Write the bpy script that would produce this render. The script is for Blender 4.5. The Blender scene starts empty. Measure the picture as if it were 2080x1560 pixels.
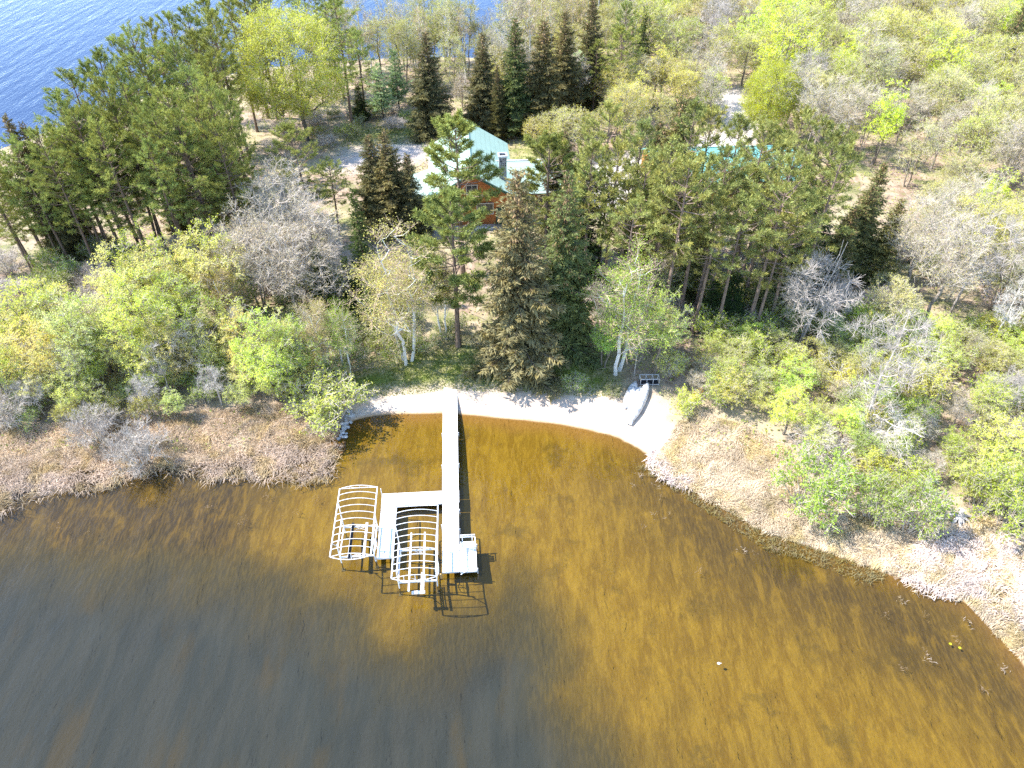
import bpy, bmesh, math, random
import numpy as np
from mathutils import Vector, Matrix

# ------------------------------------------------------------------ camera model
TH = math.radians(42.0); F = 1444.0; H = 42.0
CT, ST = math.cos(TH), math.sin(TH)
SUN_AZ, SUN_EL = math.radians(83), math.radians(51)      # azimuth to the left of the view axis
TOSUN = np.array([-math.sin(SUN_AZ)*math.cos(SUN_EL), math.cos(SUN_AZ)*math.cos(SUN_EL), math.sin(SUN_EL)])

def G(px, py, z=0.0):
    """point at height z seen at photo pixel (px, py)"""
    t = (py-780)/F; q = H-z
    Y = q*(CT-t*ST)/(t*CT+ST); d = Y*CT+q*ST
    return ((px-1040)/F*d, Y)

sc = bpy.context.scene
col = sc.collection
def link(o, parent=None):
    col.objects.link(o)
    if parent is not None: o.parent = parent
    return o
def tag(o, label=None, cat=None, group=None, kind=None):
    if label: o['label'] = label
    if cat: o['category'] = cat
    if group: o['group'] = group
    if kind: o['kind'] = kind
    return o
def empty(name, loc=(0, 0, 0), rz=0.0):
    o = bpy.data.objects.new(name, None); o.empty_display_size = .3
    o.location = loc; o.rotation_euler = (0, 0, rz)
    return link(o)

# ------------------------------------------------------------------ materials
def nt(name):
    m = bpy.data.materials.new(name); m.use_nodes = True
    t = m.node_tree; t.nodes.clear()
    return m, t
class N:
    def __init__(s, tree): s.t = tree
    def n(s, typ, ins=None, **kw):
        x = s.t.nodes.new(typ)
        for k, v in kw.items(): setattr(x, k, v)
        for k, v in (ins or {}).items():
            if isinstance(v, bpy.types.NodeSocket): s.t.links.new(v, x.inputs[k])
            else: x.inputs[k].default_value = v
        return x
    def math(s, op, a, b=0.0, c=None, clamp=False):
        d = {0: a, 1: b}
        if c is not None: d[2] = c
        return s.n('ShaderNodeMath', d, operation=op, use_clamp=clamp).outputs[0]
    def mix(s, f, a, b, blend='MIX'):
        x = s.n('ShaderNodeMix', data_type='RGBA', blend_type=blend)
        for k, v in ((0, f), (6, a), (7, b)):
            if isinstance(v, bpy.types.NodeSocket): s.t.links.new(v, x.inputs[k])
            elif k == 0: x.inputs[k].default_value = v
            else: x.inputs[k].default_value = (*v, 1) if len(v) == 3 else v
        return x.outputs[2]
    def noise(s, vec, scale, detail=3.0, rough=.55, dist=0.0):
        x = s.n('ShaderNodeTexNoise', {'Scale': scale, 'Detail': detail, 'Roughness': rough, 'Distortion': dist})
        s.t.links.new(vec, x.inputs['Vector']); return x.outputs[0]
    def ramp(s, f, a, b, smooth=True):
        x = s.n('ShaderNodeMapRange', {0: f, 1: a, 2: b, 3: 0.0, 4: 1.0})
        if smooth: x.interpolation_type = 'SMOOTHSTEP'
        return x.outputs[0]
    def mapping(s, vec, scale=(1, 1, 1), rot=(0, 0, 0)):
        return s.n('ShaderNodeMapping', {'Vector': vec, 'Scale': scale, 'Rotation': rot}).outputs[0]
    def out(s, sh, vol=None):
        o = s.n('ShaderNodeOutputMaterial')
        if sh is not None: s.t.links.new(sh, o.inputs[0])
        if vol is not None: s.t.links.new(vol, o.inputs[1])
def pos(n): return n.n('ShaderNodeNewGeometry').outputs['Position']
def objc(n): return n.n('ShaderNodeTexCoord').outputs['Object']

def simple(name, c, rough=.6, metal=0.0, vary=.12, scale=3.0, bump=0.0, spec=.4):
    m, t = nt(name); n = N(t); p = objc(n)
    f = n.noise(p, scale, 5)
    base = n.mix(n.ramp(f, .3, .7), tuple(x*(1-vary) for x in c), tuple(min(1, x*(1+vary)) for x in c))
    b = n.n('ShaderNodeBsdfPrincipled', {'Base Color': base, 'Roughness': rough, 'Metallic': metal, 'Specular IOR Level': spec})
    if bump:
        bb = n.n('ShaderNodeBump', {'Height': n.noise(p, scale*6, 4), 'Strength': bump, 'Distance': .03})
        t.links.new(bb.outputs[0], b.inputs['Normal'])
    n.out(b.outputs[0]); return m

def leafmat(name, trans=.35, vary=.45, tint=(1.15, 1.05, .55), clump=.5, hue=(1.10, 1.0, .78)):
    """foliage: object colour, varied leaf by leaf and clump by clump"""
    m, t = nt(name); n = N(t)
    oc = n.n('ShaderNodeObjectInfo').outputs['Color']
    g = n.n('ShaderNodeNewGeometry')
    rnd = g.outputs['Random Per Island']
    cl = n.noise(g.outputs['Position'], clump, 3)
    v = n.math('ADD', n.math('MULTIPLY', rnd, vary), n.math('MULTIPLY', n.ramp(cl, .3, .7), .35))
    v = n.math('ADD', v, 1-vary*.5-.17)
    c = n.mix(1.0, oc, n.n('ShaderNodeCombineColor', {0: v, 1: v, 2: v}).outputs[0], 'MULTIPLY')
    yel = n.mix(1.0, c, tint, 'MULTIPLY')
    c = n.mix(n.ramp(n.noise(g.outputs['Position'], clump*2.3, 2), .45, .65), c, n.mix(1.0, c, hue, 'MULTIPLY'))
    d = n.n('ShaderNodeBsdfDiffuse', {'Color': c})
    tr = n.n('ShaderNodeBsdfTranslucent', {'Color': yel})
    a = n.n('ShaderNodeMixShader', {0: trans, 1: d.outputs[0], 2: tr.outputs[0]})
    n.out(a.outputs[0]); return m

def barkmat(name):
    m, t = nt(name); n = N(t)
    oc = n.n('ShaderNodeObjectInfo').outputs['Color']
    p = objc(n)
    f = n.ramp(n.noise(n.mapping(p, (6, 6, 1.2)), 2.0, 5), .3, .7)
    c = n.mix(f, n.mix(1.0, oc, (.62, .6, .58), 'MULTIPLY'), n.mix(1.0, oc, (1.2, 1.15, 1.1), 'MULTIPLY'))
    b = n.n('ShaderNodeBsdfDiffuse', {'Color': c}); n.out(b.outputs[0]); return m
def birchmat(name):
    m, t = nt(name); n = N(t)
    oc = n.n('ShaderNodeObjectInfo').outputs['Color']
    p = objc(n)
    f = n.ramp(n.noise(n.mapping(p, (1.5, 1.5, 5)), 1.6, 4), .60, .68)
    c = n.mix(f, oc, (.07, .06, .05))
    b = n.n('ShaderNodeBsdfDiffuse', {'Color': c}); n.out(b.outputs[0]); return m

M = {}
M['leaf'] = leafmat('fresh_leaf', .42, .5)
M['needle'] = leafmat('conifer_needle', .30, .55, (1.1, 1.0, .6), .6)
M['cone'] = leafmat('spruce_cone', .1, .6, (1.1, .9, .7), .8)
M['bark'] = barkmat('bark'); M['birch'] = birchmat('birch_bark')
M['grass'] = leafmat('dry_blades', .25, .45, (1.0, 1.0, .95), .28, (.86, .84, .62))
M['green'] = leafmat('ground_leaves', .35, .6, (1.1, 1.05, .6), .4)
M['alu'] = simple('pale_aluminium', (.78, .79, .80), .35, .0, .04, 2)
M['deck'] = simple('white_deck_board', (.80, .80, .79), .5, 0, .03, 1.2)
M['deckgap'] = simple('dock_panel_gap', (.28, .29, .32), .7)
M['dockside'] = simple('dock_side', (.62, .63, .65), .5)
M['black'] = simple('black_carpet', (.015, .015, .02), .9)
M['bunk'] = simple('weathered_bunk', (.55, .52, .52), .8, 0, .25, 5)
M['blue'] = simple('pale_blue_plastic', (.45, .58, .75), .5)
M['wood'] = simple('orange_wood', (.50, .30, .12), .7, 0, .25, 6)
M['algae'] = simple('algae_coated_metal', (.10, .085, .04), .9, 0, .3, 5)

# ------------------------------------------------------------------ mesh building
class Geo:
    def __init__(s): s.V = []; s.Q = []; s.T = []; s.mq = []; s.mt = []; s.k = 0
    def quads(s, V, Q, mat=0):
        s.V.append(np.asarray(V, float)); s.Q.append(np.asarray(Q, int)+s.k); s.mq.append(np.full(len(Q), mat)); s.k += len(V)
    def build(s, name, mats, smooth=False):
        me = bpy.data.meshes.new(name)
        V = np.concatenate(s.V); Q = np.concatenate(s.Q); mq = np.concatenate(s.mq)
        me.vertices.add(len(V)); me.vertices.foreach_set('co', V.ravel())
        me.loops.add(Q.size); me.loops.foreach_set('vertex_index', Q.ravel())
        me.polygons.add(len(Q)); me.polygons.foreach_set('loop_start', np.arange(0, Q.size, 4))
        me.polygons.foreach_set('material_index', mq)
        me.polygons.foreach_set('use_smooth', np.full(len(Q), bool(smooth)))
        for m in mats: me.materials.append(m)
        me.update(calc_edges=True); return me
    def segs(s, P0, P1, R0, R1, sides=3, mat=0):
        P0 = np.atleast_2d(P0).astype(float); P1 = np.atleast_2d(P1).astype(float); n = len(P0)
        R0 = np.broadcast_to(np.asarray(R0, float), n); R1 = np.broadcast_to(np.asarray(R1, float), n)
        D = P1-P0; D /= np.linalg.norm(D, axis=1, keepdims=True)+1e-9
        ref = np.where(np.abs(D[:, 2:3]) > .9, np.array([[1., 0, 0]]), np.array([[0, 0, 1.]]))
        U = np.cross(D, ref); U /= np.linalg.norm(U, axis=1, keepdims=True)+1e-9; W = np.cross(D, U)
        a = np.arange(sides)*2*math.pi/sides
        ring = U[:, None, :]*np.cos(a)[None, :, None]+W[:, None, :]*np.sin(a)[None, :, None]
        A = P0[:, None, :]+ring*R0[:, None, None]; B = P1[:, None, :]+ring*R1[:, None, None]
        V = np.concatenate([A, B], 1).reshape(-1, 3)
        i = np.arange(sides); j = (i+1) % sides
        q = np.stack([i, j, j+sides, i+sides], 1)
        Q = (q[None]+(np.arange(n)*2*sides)[:, None, None]).reshape(-1, 4)
        s.quads(V, Q, mat)
    def diamonds(s, C, A, B, mat=0):
        """kite faces: base C, long axis A, half width B"""
        n = len(C)
        V = np.stack([C, C+A*.45+B, C+A, C+A*.45-B], 1).reshape(-1, 3)
        s.quads(V, np.arange(4*n).reshape(n, 4), mat)

def unit(v): return v/(np.linalg.norm(v, axis=-1, keepdims=True)+1e-9)
def rdir(r, n): return unit(r.normal(size=(n, 3)))

def tube_path(g, pts, rad, sides=6, mat=0):
    pts = np.asarray(pts); g.segs(pts[:-1], pts[1:], rad[:-1], rad[1:], sides, mat)

def box(g, c, s, rz=0.0, mat=0, tilt=None):
    x, y, z = (np.asarray(s)/2)
    V = np.array([[-x, -y, -z], [x, -y, -z], [x, y, -z], [-x, y, -z], [-x, -y, z], [x, -y, z], [x, y, z], [-x, y, z]])
    if tilt is not None: V = V @ np.array(Matrix.Rotation(tilt[0], 3, tilt[1])).T
    if rz: V = V @ np.array(Matrix.Rotation(rz, 3, 'Z')).T
    g.quads(V+np.asarray(c), [[0, 3, 2, 1], [4, 5, 6, 7], [0, 1, 5, 4], [1, 2, 6, 5], [2, 3, 7, 6], [3, 0, 4, 7]], mat)
def hexa(g, P, mat=0):
    """box from 8 corners: 4 bottom, 4 top"""
    g.quads(np.asarray(P, float), [[0, 3, 2, 1], [4, 5, 6, 7], [0, 1, 5, 4], [1, 2, 6, 5], [2, 3, 7, 6], [3, 0, 4, 7]], mat)
def slab(g, quad, th, mat=0):
    q = np.asarray(quad, float); nrm = np.cross(q[1]-q[0], q[3]-q[0]); nrm /= np.linalg.norm(nrm)
    if nrm[2] < 0: nrm = -nrm; q = q[::-1]
    hexa(g, np.concatenate([q-nrm*th, q]), mat)
def seg1(a, b, r):
    g = Geo(); g.segs([a], [b], r, r, 6); return g
def part(name, g, mats, parent=None, smooth=False, color=None):
    o = bpy.data.objects.new(name, g.build(name, mats, smooth))
    if color: o.color = (*color, 1)
    return link(o, parent)

# ------------------------------------------------------------------ land shape
def sdpoly(P, X, Y):
    P = np.asarray(P, float); n = len(P); d = np.full(X.shape, 1e9); ins = np.zeros(X.shape, bool)
    for i in range(n):
        ax, ay = P[i]; bx, by = P[(i+1) % n]
        ex, ey = bx-ax, by-ay; L = ex*ex+ey*ey+1e-12
        t = np.clip(((X-ax)*ex+(Y-ay)*ey)/L, 0, 1)
        d = np.minimum(d, (X-ax-t*ex)**2+(Y-ay-t*ey)**2)
        c = ((ay > Y) != (by > Y)) & (X < ex*(Y-ay)/(ey if abs(ey) > 1e-12 else 1e-12)+ax)
        ins ^= c
    d = np.sqrt(d); return np.where(ins, d, -d)
def PX(pts, z=0.0): return [G(x, y, z) for x, y in pts]

NEAR = [(-300, 960), (0, 958), (150, 952), (250, 944), (400, 938), (550, 926), (650, 902), (688, 872), (712, 856), (750, 846), (820, 839), (900, 839), (960, 843), (1040, 851),
        (1120, 859), (1190, 871), (1250, 886), (1290, 905), (1320, 926), (1345, 952), (1400, 987), (1480, 1032), (1560, 1077), (1650, 1110), (1740, 1140),
        (1810, 1168), (1880, 1188), (1960, 1220), (2030, 1275), (2080, 1350), (2180, 1480), (2320, 1700)]
FAR = [(950, -130), (1000, -60), (1030, 0), (1045, 50), (1030, 98), (985, 118), (900, 114), (750, 120), (640, 125), (520, 140), (400, 165), (250, 212), (110, 262), (0, 302), (-150, 370), (-400, 450)]
LAND = [(-400, 36)]+PX(NEAR)+[(80, -30), (300, -200), (1500, -200), (1500, 1500), (-150, 1500), (-60, 420)]+PX(FAR)+[(-140, 70), (-400, 60)]
DEEP = PX([(-400, 1090), (0, 1105), (330, 1130), (600, 1180), (700, 1240), (740, 1330), (860, 1330), (980, 1270), (1070, 1220), (1105, 1300), (1090, 1400), (1180, 1490), (1290, 1600), (1300, 2300), (-400, 2300)])
BEACH = PX([(690, 862), (700, 832), (722, 806), (790, 795), (900, 789), (1010, 792), (1100, 797), (1200, 805), (1262, 812), (1278, 800), (1308, 792), (1336, 822), (1362, 872), (1364, 925), (1340, 948),
            (1300, 940), (1230, 910), (1120, 885), (960, 870), (760, 870)], .2)
LAWN = PX([(700, 792), (712, 760), (820, 735), (940, 700), (1060, 745), (1190, 720), (1240, 760), (1262, 790), (1258, 810), (1100, 798), (900, 790), (720, 808)], .6)
LAWN2 = PX([(690, 300), (720, 262), (850, 250), (905, 282), (880, 300), (800, 296)], 1.3)
LAWN3 = PX([(1030, 300), (1090, 285), (1120, 320), (1100, 345), (1030, 335)], 1.3)
SAND2 = PX([(680, 345), (700, 308), (780, 296), (875, 294), (880, 320), (800, 336)], 1.3)
DRIVE = PX([(1440, 190), (1500, 180), (1530, 215), (1540, 290), (1440, 330), (1300, 350), (1290, 420), (1200, 440), (1170, 370), (1200, 330), (1400, 300), (1460, 260)], 1.3)
PATIO = PX([(850, 452), (990, 448), (1005, 470), (860, 478)], 1.2)
DRYG = PX([(-300, 965), (0, 962), (300, 948), (560, 930), (690, 880), (690, 840), (560, 830), (330, 850), (0, 880), (-300, 890)], .3)
DRYG2 = PX([(1330, 930), (1370, 870), (1420, 850), (1520, 880), (1600, 920), (1640, 1010), (1760, 1050), (1900, 1060), (2080, 1070), (2300, 1100), (2300, 1500), (2060, 1320), (1960, 1215), (1800, 1160), (1560, 1078), (1400, 990)], .3)
MARSHR = PX([(1310, 900), (1345, 945), (1480, 1030), (1650, 1108), (1810, 1166), (1960, 1218), (2080, 1345), (2200, 1500), (2080, 1500), (1800, 1330), (1650, 1260), (1450, 1180), (1330, 1080), (1260, 960)])

def hash2(X, Y, s):  # cheap smooth noise from summed sines
    return (np.sin(X*.9/s+1.3)+np.sin(Y*1.1/s+.4)+np.sin((X*.7+Y*.6)/s*1.7+2.1)+np.sin((X*.5-Y*.8)/s*2.3+.7))/4
def height(X, Y, sd=None):
    X = np.asarray(X, float); Y = np.asarray(Y, float)
    if sd is None: sd = sdpoly(LAND, X, Y)
    sd = sd+.35*hash2(X, Y, 1.1)*np.clip(np.abs(sd), 0, 1)
    zl = 1.35*(1-np.exp(-np.maximum(sd, 0)/6.5))+.10*hash2(X, Y, 2.3)*np.clip(sd/4, 0, 1)+.35*hash2(X, Y, 14)*np.clip(sd/15, 0, 1)
    far = np.clip((Y-115)/25, 0, 1)
    w = np.maximum(-sd, 0)
    zw = -.5*(1-np.exp(-w/4.0))-.012*w
    nearl = np.clip((60-Y)/15, 0, 1)
    dsd = sdpoly(DEEP, X, Y)+1.1*hash2(X, Y, 1.6)+.6*hash2(X, Y, .7)
    zw = zw-nearl*1.6*np.clip((dsd+4.5)/10, 0, 1)**1.3-(1-nearl)*np.clip(w/8, 0, 1)*6
    return np.where(sd > 0, zl, zw)
def hz(x, y): return float(height(np.array([x]), np.array([y]))[0])

def build_ground():
    xs = np.concatenate([np.arange(-1500, -90, 47), np.arange(-90, 115, .7), np.arange(115, 1500, 45)])
    ys = np.concatenate([np.arange(-200, 8, 13), np.arange(8, 110, .55), np.arange(110, 215, 1.6), np.arange(215, 1500, 45)])
    X, Y = np.meshgrid(xs, ys); sd = sdpoly(LAND, X, Y); Z = height(X, Y, sd)
    ny, nx = X.shape
    V = np.stack([X, Y, Z], -1).reshape(-1, 3)
    i = np.arange(nx*ny).reshape(ny, nx)
    Q = np.stack([i[:-1, :-1], i[:-1, 1:], i[1:, 1:], i[1:, :-1]], -1).reshape(-1, 4)
    g = Geo(); g.quads(V, Q)
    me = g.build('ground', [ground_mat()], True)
    def sm(P, w): return np.clip(sdpoly(P, X, Y)/w*.5+.5, 0, 1)
    wig = .5*hash2(X, Y, .8)
    beach = np.clip((sdpoly(BEACH, X, Y)+wig*.6)/.9*.5+.5, 0, 1)
    lawn = np.maximum.reduce([sm(LAWN, 1.6), sm(LAWN2, 3)*.8, sm(LAWN3, 3)*.8])
    drive = np.maximum.reduce([sm(DRIVE, 2.0), sm(SAND2, 2.5)*.9, sm(PATIO, .8)])
    weed = np.maximum(sm(MARSHR, 4.0), np.clip((-np.asarray(X)-16)/5, 0, 1)*np.clip((Y-24)/6, 0, 1)*(Y < 60))
    dry = np.maximum(sm(DRYG, 3), sm(DRYG2, 3))
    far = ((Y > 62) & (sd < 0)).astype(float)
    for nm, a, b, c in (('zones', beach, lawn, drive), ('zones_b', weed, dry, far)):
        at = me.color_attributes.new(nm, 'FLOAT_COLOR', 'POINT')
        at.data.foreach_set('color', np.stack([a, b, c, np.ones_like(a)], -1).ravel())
    o = link(bpy.data.objects.new('ground', me)); tag(o, kind='structure')
    return o

def ground_mat():
    m, t = nt('ground_and_lake_bed'); n = N(t); p = pos(n)
    z1 = n.n('ShaderNodeSeparateColor', {0: n.n('ShaderNodeVertexColor', layer_name='zones').outputs[0]}).outputs
    z2 = n.n('ShaderNodeSeparateColor', {0: n.n('ShaderNodeVertexColor', layer_name='zones_b').outputs[0]}).outputs
    z = n.n('ShaderNodeSeparateXYZ', {0: p}).outputs[2]
    big = n.noise(p, .18, 4); mid = n.noise(p, 1.1, 5, .6); fine = n.noise(p, 7.0, 4, .65); vf = n.noise(p, 22.0, 3, .7)
    # forest floor
    c = n.mix(n.ramp(mid, .35, .65), (.25, .175, .125), (.42, .325, .24))
    c = n.mix(n.ramp(big, .45, .62), c, (.38, .32, .20))
    c = n.mix(n.math('MULTIPLY', n.ramp(n.noise(p, .45, 4), .5, .66), .7), c, (.15, .18, .05))
    c = n.mix(n.math('MULTIPLY', n.ramp(fine, .52, .72), .6), c, (.13, .085, .05))
    c = n.mix(n.math('MULTIPLY', n.ramp(vf, .55, .75), .5), c, (.54, .46, .37))
    # dry grass
    d = n.mix(n.ramp(fine, .35, .65), (.36, .285, .20), (.55, .45, .34))
    c = n.mix(z2[1], c, d)
    # lawn
    l = n.mix(n.ramp(mid, .38, .62), (.16, .2, .04), (.4, .36, .16))
    l = n.mix(n.math('MULTIPLY', n.ramp(fine, .4, .7), .55), l, (.11, .16, .03))
    l = n.mix(n.math('MULTIPLY', n.ramp(n.noise(p, .6, 3), .48, .62), .6), l, (.2, .28, .045))
    c = n.mix(n.math('MULTIPLY', z1[1], .92), c, l)
    # gravel and sand
    gr = n.mix(n.ramp(fine, .3, .7), (.46, .42, .39), (.6, .55, .52))
    c = n.mix(z1[2], c, gr)
    sand = n.mix(n.ramp(mid, .3, .7), (.50, .385, .30), (.64, .53, .43))
    sand = n.mix(n.math('MULTIPLY', n.ramp(vf, .58, .7), .55), sand, (.42, .31, .22))
    # pebble line close to the water
    peb = n.mix(n.ramp(n.noise(p, 11.0, 2, .8), .42, .6), (.30, .26, .23), (.70, .66, .62))
    pband = n.math('MULTIPLY', n.ramp(z, .03, .09), n.math('SUBTRACT', 1.0, n.ramp(z, .14, .24)))
    sand = n.mix(n.math('MULTIPLY', pband, .7), sand, peb)
    c = n.mix(z1[0], c, sand)
    # wet edge
    c = n.mix(n.math('MULTIPLY', n.math('SUBTRACT', 1.0, n.ramp(z, .0, .07)), .55), c, (.30, .18, .07))
    # ---- lake bed
    st = n.mapping(p, (1.6, .42, 1), (0, 0, math.radians(-18)))
    streak = n.noise(st, 1.0, 5, .62, .6)
    streakf = n.noise(n.mapping(p, (7, 1.3, 1), (0, 0, math.radians(-24))), 1.0, 4, .6, .4)
    gold = n.mix(n.ramp(streak, .35, .68), (0.1658, 0.1012, 0.00891), (0.2554, 0.1671, 0.01584))
    gold = n.mix(n.math('MULTIPLY', n.ramp(streakf, .5, .7), .45), gold, (0.3226, 0.2162, 0.0297))
    gold = n.mix(n.math('MULTIPLY', n.ramp(fine, .5, .7), .35), gold, (0.1165, 0.07371, 0.0099))
    gold = n.mix(n.math('MULTIPLY', n.ramp(n.noise(p, .30, 6, .68), .52, .68), .6), gold, (0.07616, 0.05504, 0.01188))
    shallow = n.mix(n.ramp(fine, .4, .7), (0.272, 0.1554, 0.0405), (0.208, 0.1092, 0.0198))
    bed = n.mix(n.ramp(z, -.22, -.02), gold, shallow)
    brown = n.mix(n.ramp(streakf, .4, .66), (0.0464, 0.03192, 0.0126), (0.104, 0.06972, 0.0162))
    brown = n.mix(n.math('MULTIPLY', n.ramp(streak, .52, .68), .75), brown, (0.176, 0.1092, 0.0144))
    bed = n.mix(n.math('MULTIPLY', z2[0], n.ramp(n.noise(p, .5, 5, .65), .12, .5)), bed, brown)
    silt_depth_dim = n.mix(n.ramp(n.noise(n.mapping(p, (1.1, .16, 1)), .8, 4, .6, .3), .35, .65), (.028, .037, .040), (.041, .048, .048))  # silt grey that also paints in the dim, scattered light of deep water
    silt_depth_dim = n.mix(n.math('MULTIPLY', n.ramp(n.noise(n.mapping(p, (.8, .2, 1)), .5, 4), .52, .7), .5), silt_depth_dim, (0.068, 0.0504, 0.018))
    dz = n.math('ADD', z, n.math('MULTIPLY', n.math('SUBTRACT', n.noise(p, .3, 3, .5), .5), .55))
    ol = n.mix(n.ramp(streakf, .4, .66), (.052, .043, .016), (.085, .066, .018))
    bed = n.mix(n.math('SUBTRACT', 1.0, n.ramp(dz, -1.25, -.55)), bed, ol)  # bed darkens with depth: light lost in the water, painted into its colour
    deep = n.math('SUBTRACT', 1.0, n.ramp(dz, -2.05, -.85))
    bed = n.mix(deep, bed, silt_depth_dim)
    bed = n.mix(z2[2], bed, (.018, .062, .215))  # blue light scattered by the deep far lake, painted as bed colour
    c = n.mix(n.ramp(z, -.02, .02, False), bed, c)
    b = n.n('ShaderNodeBsdfPrincipled', {'Base Color': c, 'Roughness': .9, 'Specular IOR Level': .1})
    bp = n.n('ShaderNodeBump', {'Height': n.math('ADD', n.noise(p, 3.5, 5, .65), n.math('MULTIPLY', vf, .4)), 'Strength': .6, 'Distance': .12})
    t.links.new(bp.outputs[0], b.inputs['Normal'])
    n.out(b.outputs[0]); return m

def water_mat():
    m, t = nt('lake_water'); n = N(t); p = pos(n)
    a = n.noise(n.mapping(p, (1, .22, 1), (0, 0, math.radians(8))), .55, 2, .4, 0)
    b = n.noise(n.mapping(p, (1, .35, 1), (0, 0, math.radians(-25))), 2.2, 2, .5, 0)
    c = n.noise(n.mapping(p, (1, .5, 1), (0, 0, math.radians(30))), 7.0, 2)
    h = n.math('ADD', n.math('ADD', n.math('MULTIPLY', a, 1.0), n.math('MULTIPLY', b, .30)), n.math('MULTIPLY', c, .11))
    bp = n.n('ShaderNodeBump', {'Height': h, 'Strength': 1.0, 'Distance': n.n('ShaderNodeMapRange', {0: n.n('ShaderNodeSeparateXYZ', {0: p}).outputs[1], 1: 60.0, 2: 120.0, 3: .14, 4: .16}).outputs[0]})
    ior = n.n('ShaderNodeMapRange', {0: n.n('ShaderNodeSeparateXYZ', {0: p}).outputs[1], 1: 60.0, 2: 110.0, 3: 1.34, 4: 1.17}).outputs[0]
    fr = n.n('ShaderNodeFresnel', {'IOR': ior, 'Normal': bp.outputs[0]})
    tr = n.n('ShaderNodeBsdfTransparent', {'Color': (.93, .90, .84, 1)})
    gl = n.n('ShaderNodeBsdfGlossy', {'Color': (1, 1, 1, 1), 'Roughness': .035, 'Normal': bp.outputs[0]})
    tb = n.n('ShaderNodeMixShader', {0: .06, 1: tr.outputs[0], 2: n.n('ShaderNodeBsdfDiffuse', {'Color': (.115, .09, .03, 1)}).outputs[0]})
    mx = n.n('ShaderNodeMixShader', {0: fr.outputs[0], 1: tb.outputs[0], 2: gl.outputs[0]})
    n.out(mx.outputs[0]); return m

def build_water():
    g = Geo(); g.quads([[-1500, -200, 0], [1500, -200, 0], [1500, 1500, 0], [-1500, 1500, 0]], [[0, 1, 2, 3]])
    tag(part('water', g, [water_mat()]), kind='structure')

# ------------------------------------------------------------------ trees
def leaf_quads(g, r, C, size, flat=.35, mat=0, aspect=.62):
    n = len(C); N_ = unit(rdir(r, n)*(1-flat)+np.array([0, 0, 1.])*flat)
    A = unit(np.cross(N_, rdir(r, n))); B = np.cross(N_, A)
    s = size*r.uniform(.6, 1.35, (n, 1))
    g.diamonds(C-A*s*.5, A*s, B*s*.5*aspect, mat)

def grow(r, trunk, rad0, attract, up=.9, wob=.12):
    """branch skeleton: every attractor joins the nearest suitable node below it"""
    nodes = [np.array(p, float) for p in trunk]; par = [-1]+list(range(len(trunk)-1)); tip = []
    base = nodes[0]
    order = np.argsort(np.linalg.norm((attract-base)[:, :2], axis=1)+.3*attract[:, 2])
    for k in order:
        a = attract[k]; P = np.array(nodes); D = P-a
        dh = np.linalg.norm(D[:, :2], axis=1); dz = a[2]-P[:, 2]
        cost = np.linalg.norm(D, axis=1)+up*np.maximum(0, dh*.55-dz)+(P[:, 2] < base[2]+.02)*50
        j = int(np.argmin(cost)); L = np.linalg.norm(D[j])
        nm = 1 if L < 1.2 else (2 if L < 3 else 3)
        prev = j
        for q in range(1, nm+1):
            f = q/(nm+1)
            m = P[j]*(1-f)+a*f+r.normal(size=3)*wob*L*.35+np.array([0, 0, 1])*(-L*.10*math.sin(math.pi*f))
            nodes.append(m); par.append(prev); prev = len(nodes)-1
        nodes.append(a); par.append(prev); tip.append(len(nodes)-1)
    n = len(nodes); cnt = np.zeros(n); cnt[tip] = 1
    for i in range(n-1, 0, -1): cnt[par[i]] += cnt[i]
    P = np.array(nodes); rad = np.maximum(rad0*(cnt/cnt[0])**.5, .012)
    for i in range(len(trunk)): rad[i] = max(rad[i], rad0*(1-.85*i/len(trunk)))
    rad[0] *= 1.25
    return P, np.array(par), rad, np.array(tip)

def skeleton(g, P, par, rad, mat=0, sides=5, minr=0.0):
    i = np.arange(1, len(P)); i = i[par[i] >= 0]
    big = rad[i] > .05
    for sel, sd in ((big, sides), (~big, 3)):
        k = i[sel]
        if len(k): g.segs(P[par[k]], P[k], np.minimum(rad[par[k]], rad[k]*1.6), rad[k], sd, mat)

def crown_points(r, n, h, R, zc, zr, lobes=6, hollow=.35, flatb=.7):
    """points in an uneven lobed crown volume"""
    L = unit(r.normal(size=(lobes, 3))*np.array([1, 1, .7])); La = r.uniform(.75, 1.15, lobes)
    out = []
    while len(out) < n:
        d = rdir(r, 1)[0]; rr = r.uniform(hollow**3, 1)**(1/3)
        k = max(((L @ d).clip(0, 1)**3*La).max(), .0)
        s = (.46+.68*k) if lobes < 10 else (.82+.22*k)
        p = d*rr*s*np.array([R, R, zr])
        if p[2] < 0: p[2] *= flatb
        out.append(p+np.array([0, 0, zc]))
    return np.array(out)

def twig_set(r, tips, C0, per, ln, out=.6, up=.35):
    T = np.repeat(tips, per, 0); n = len(T)
    o = unit(T-C0)
    D = unit(rdir(r, n)+o*out+np.array([0, 0, up]))
    return T, T+D*ln*r.uniform(.5, 1.3, (n, 1)), D

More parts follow.
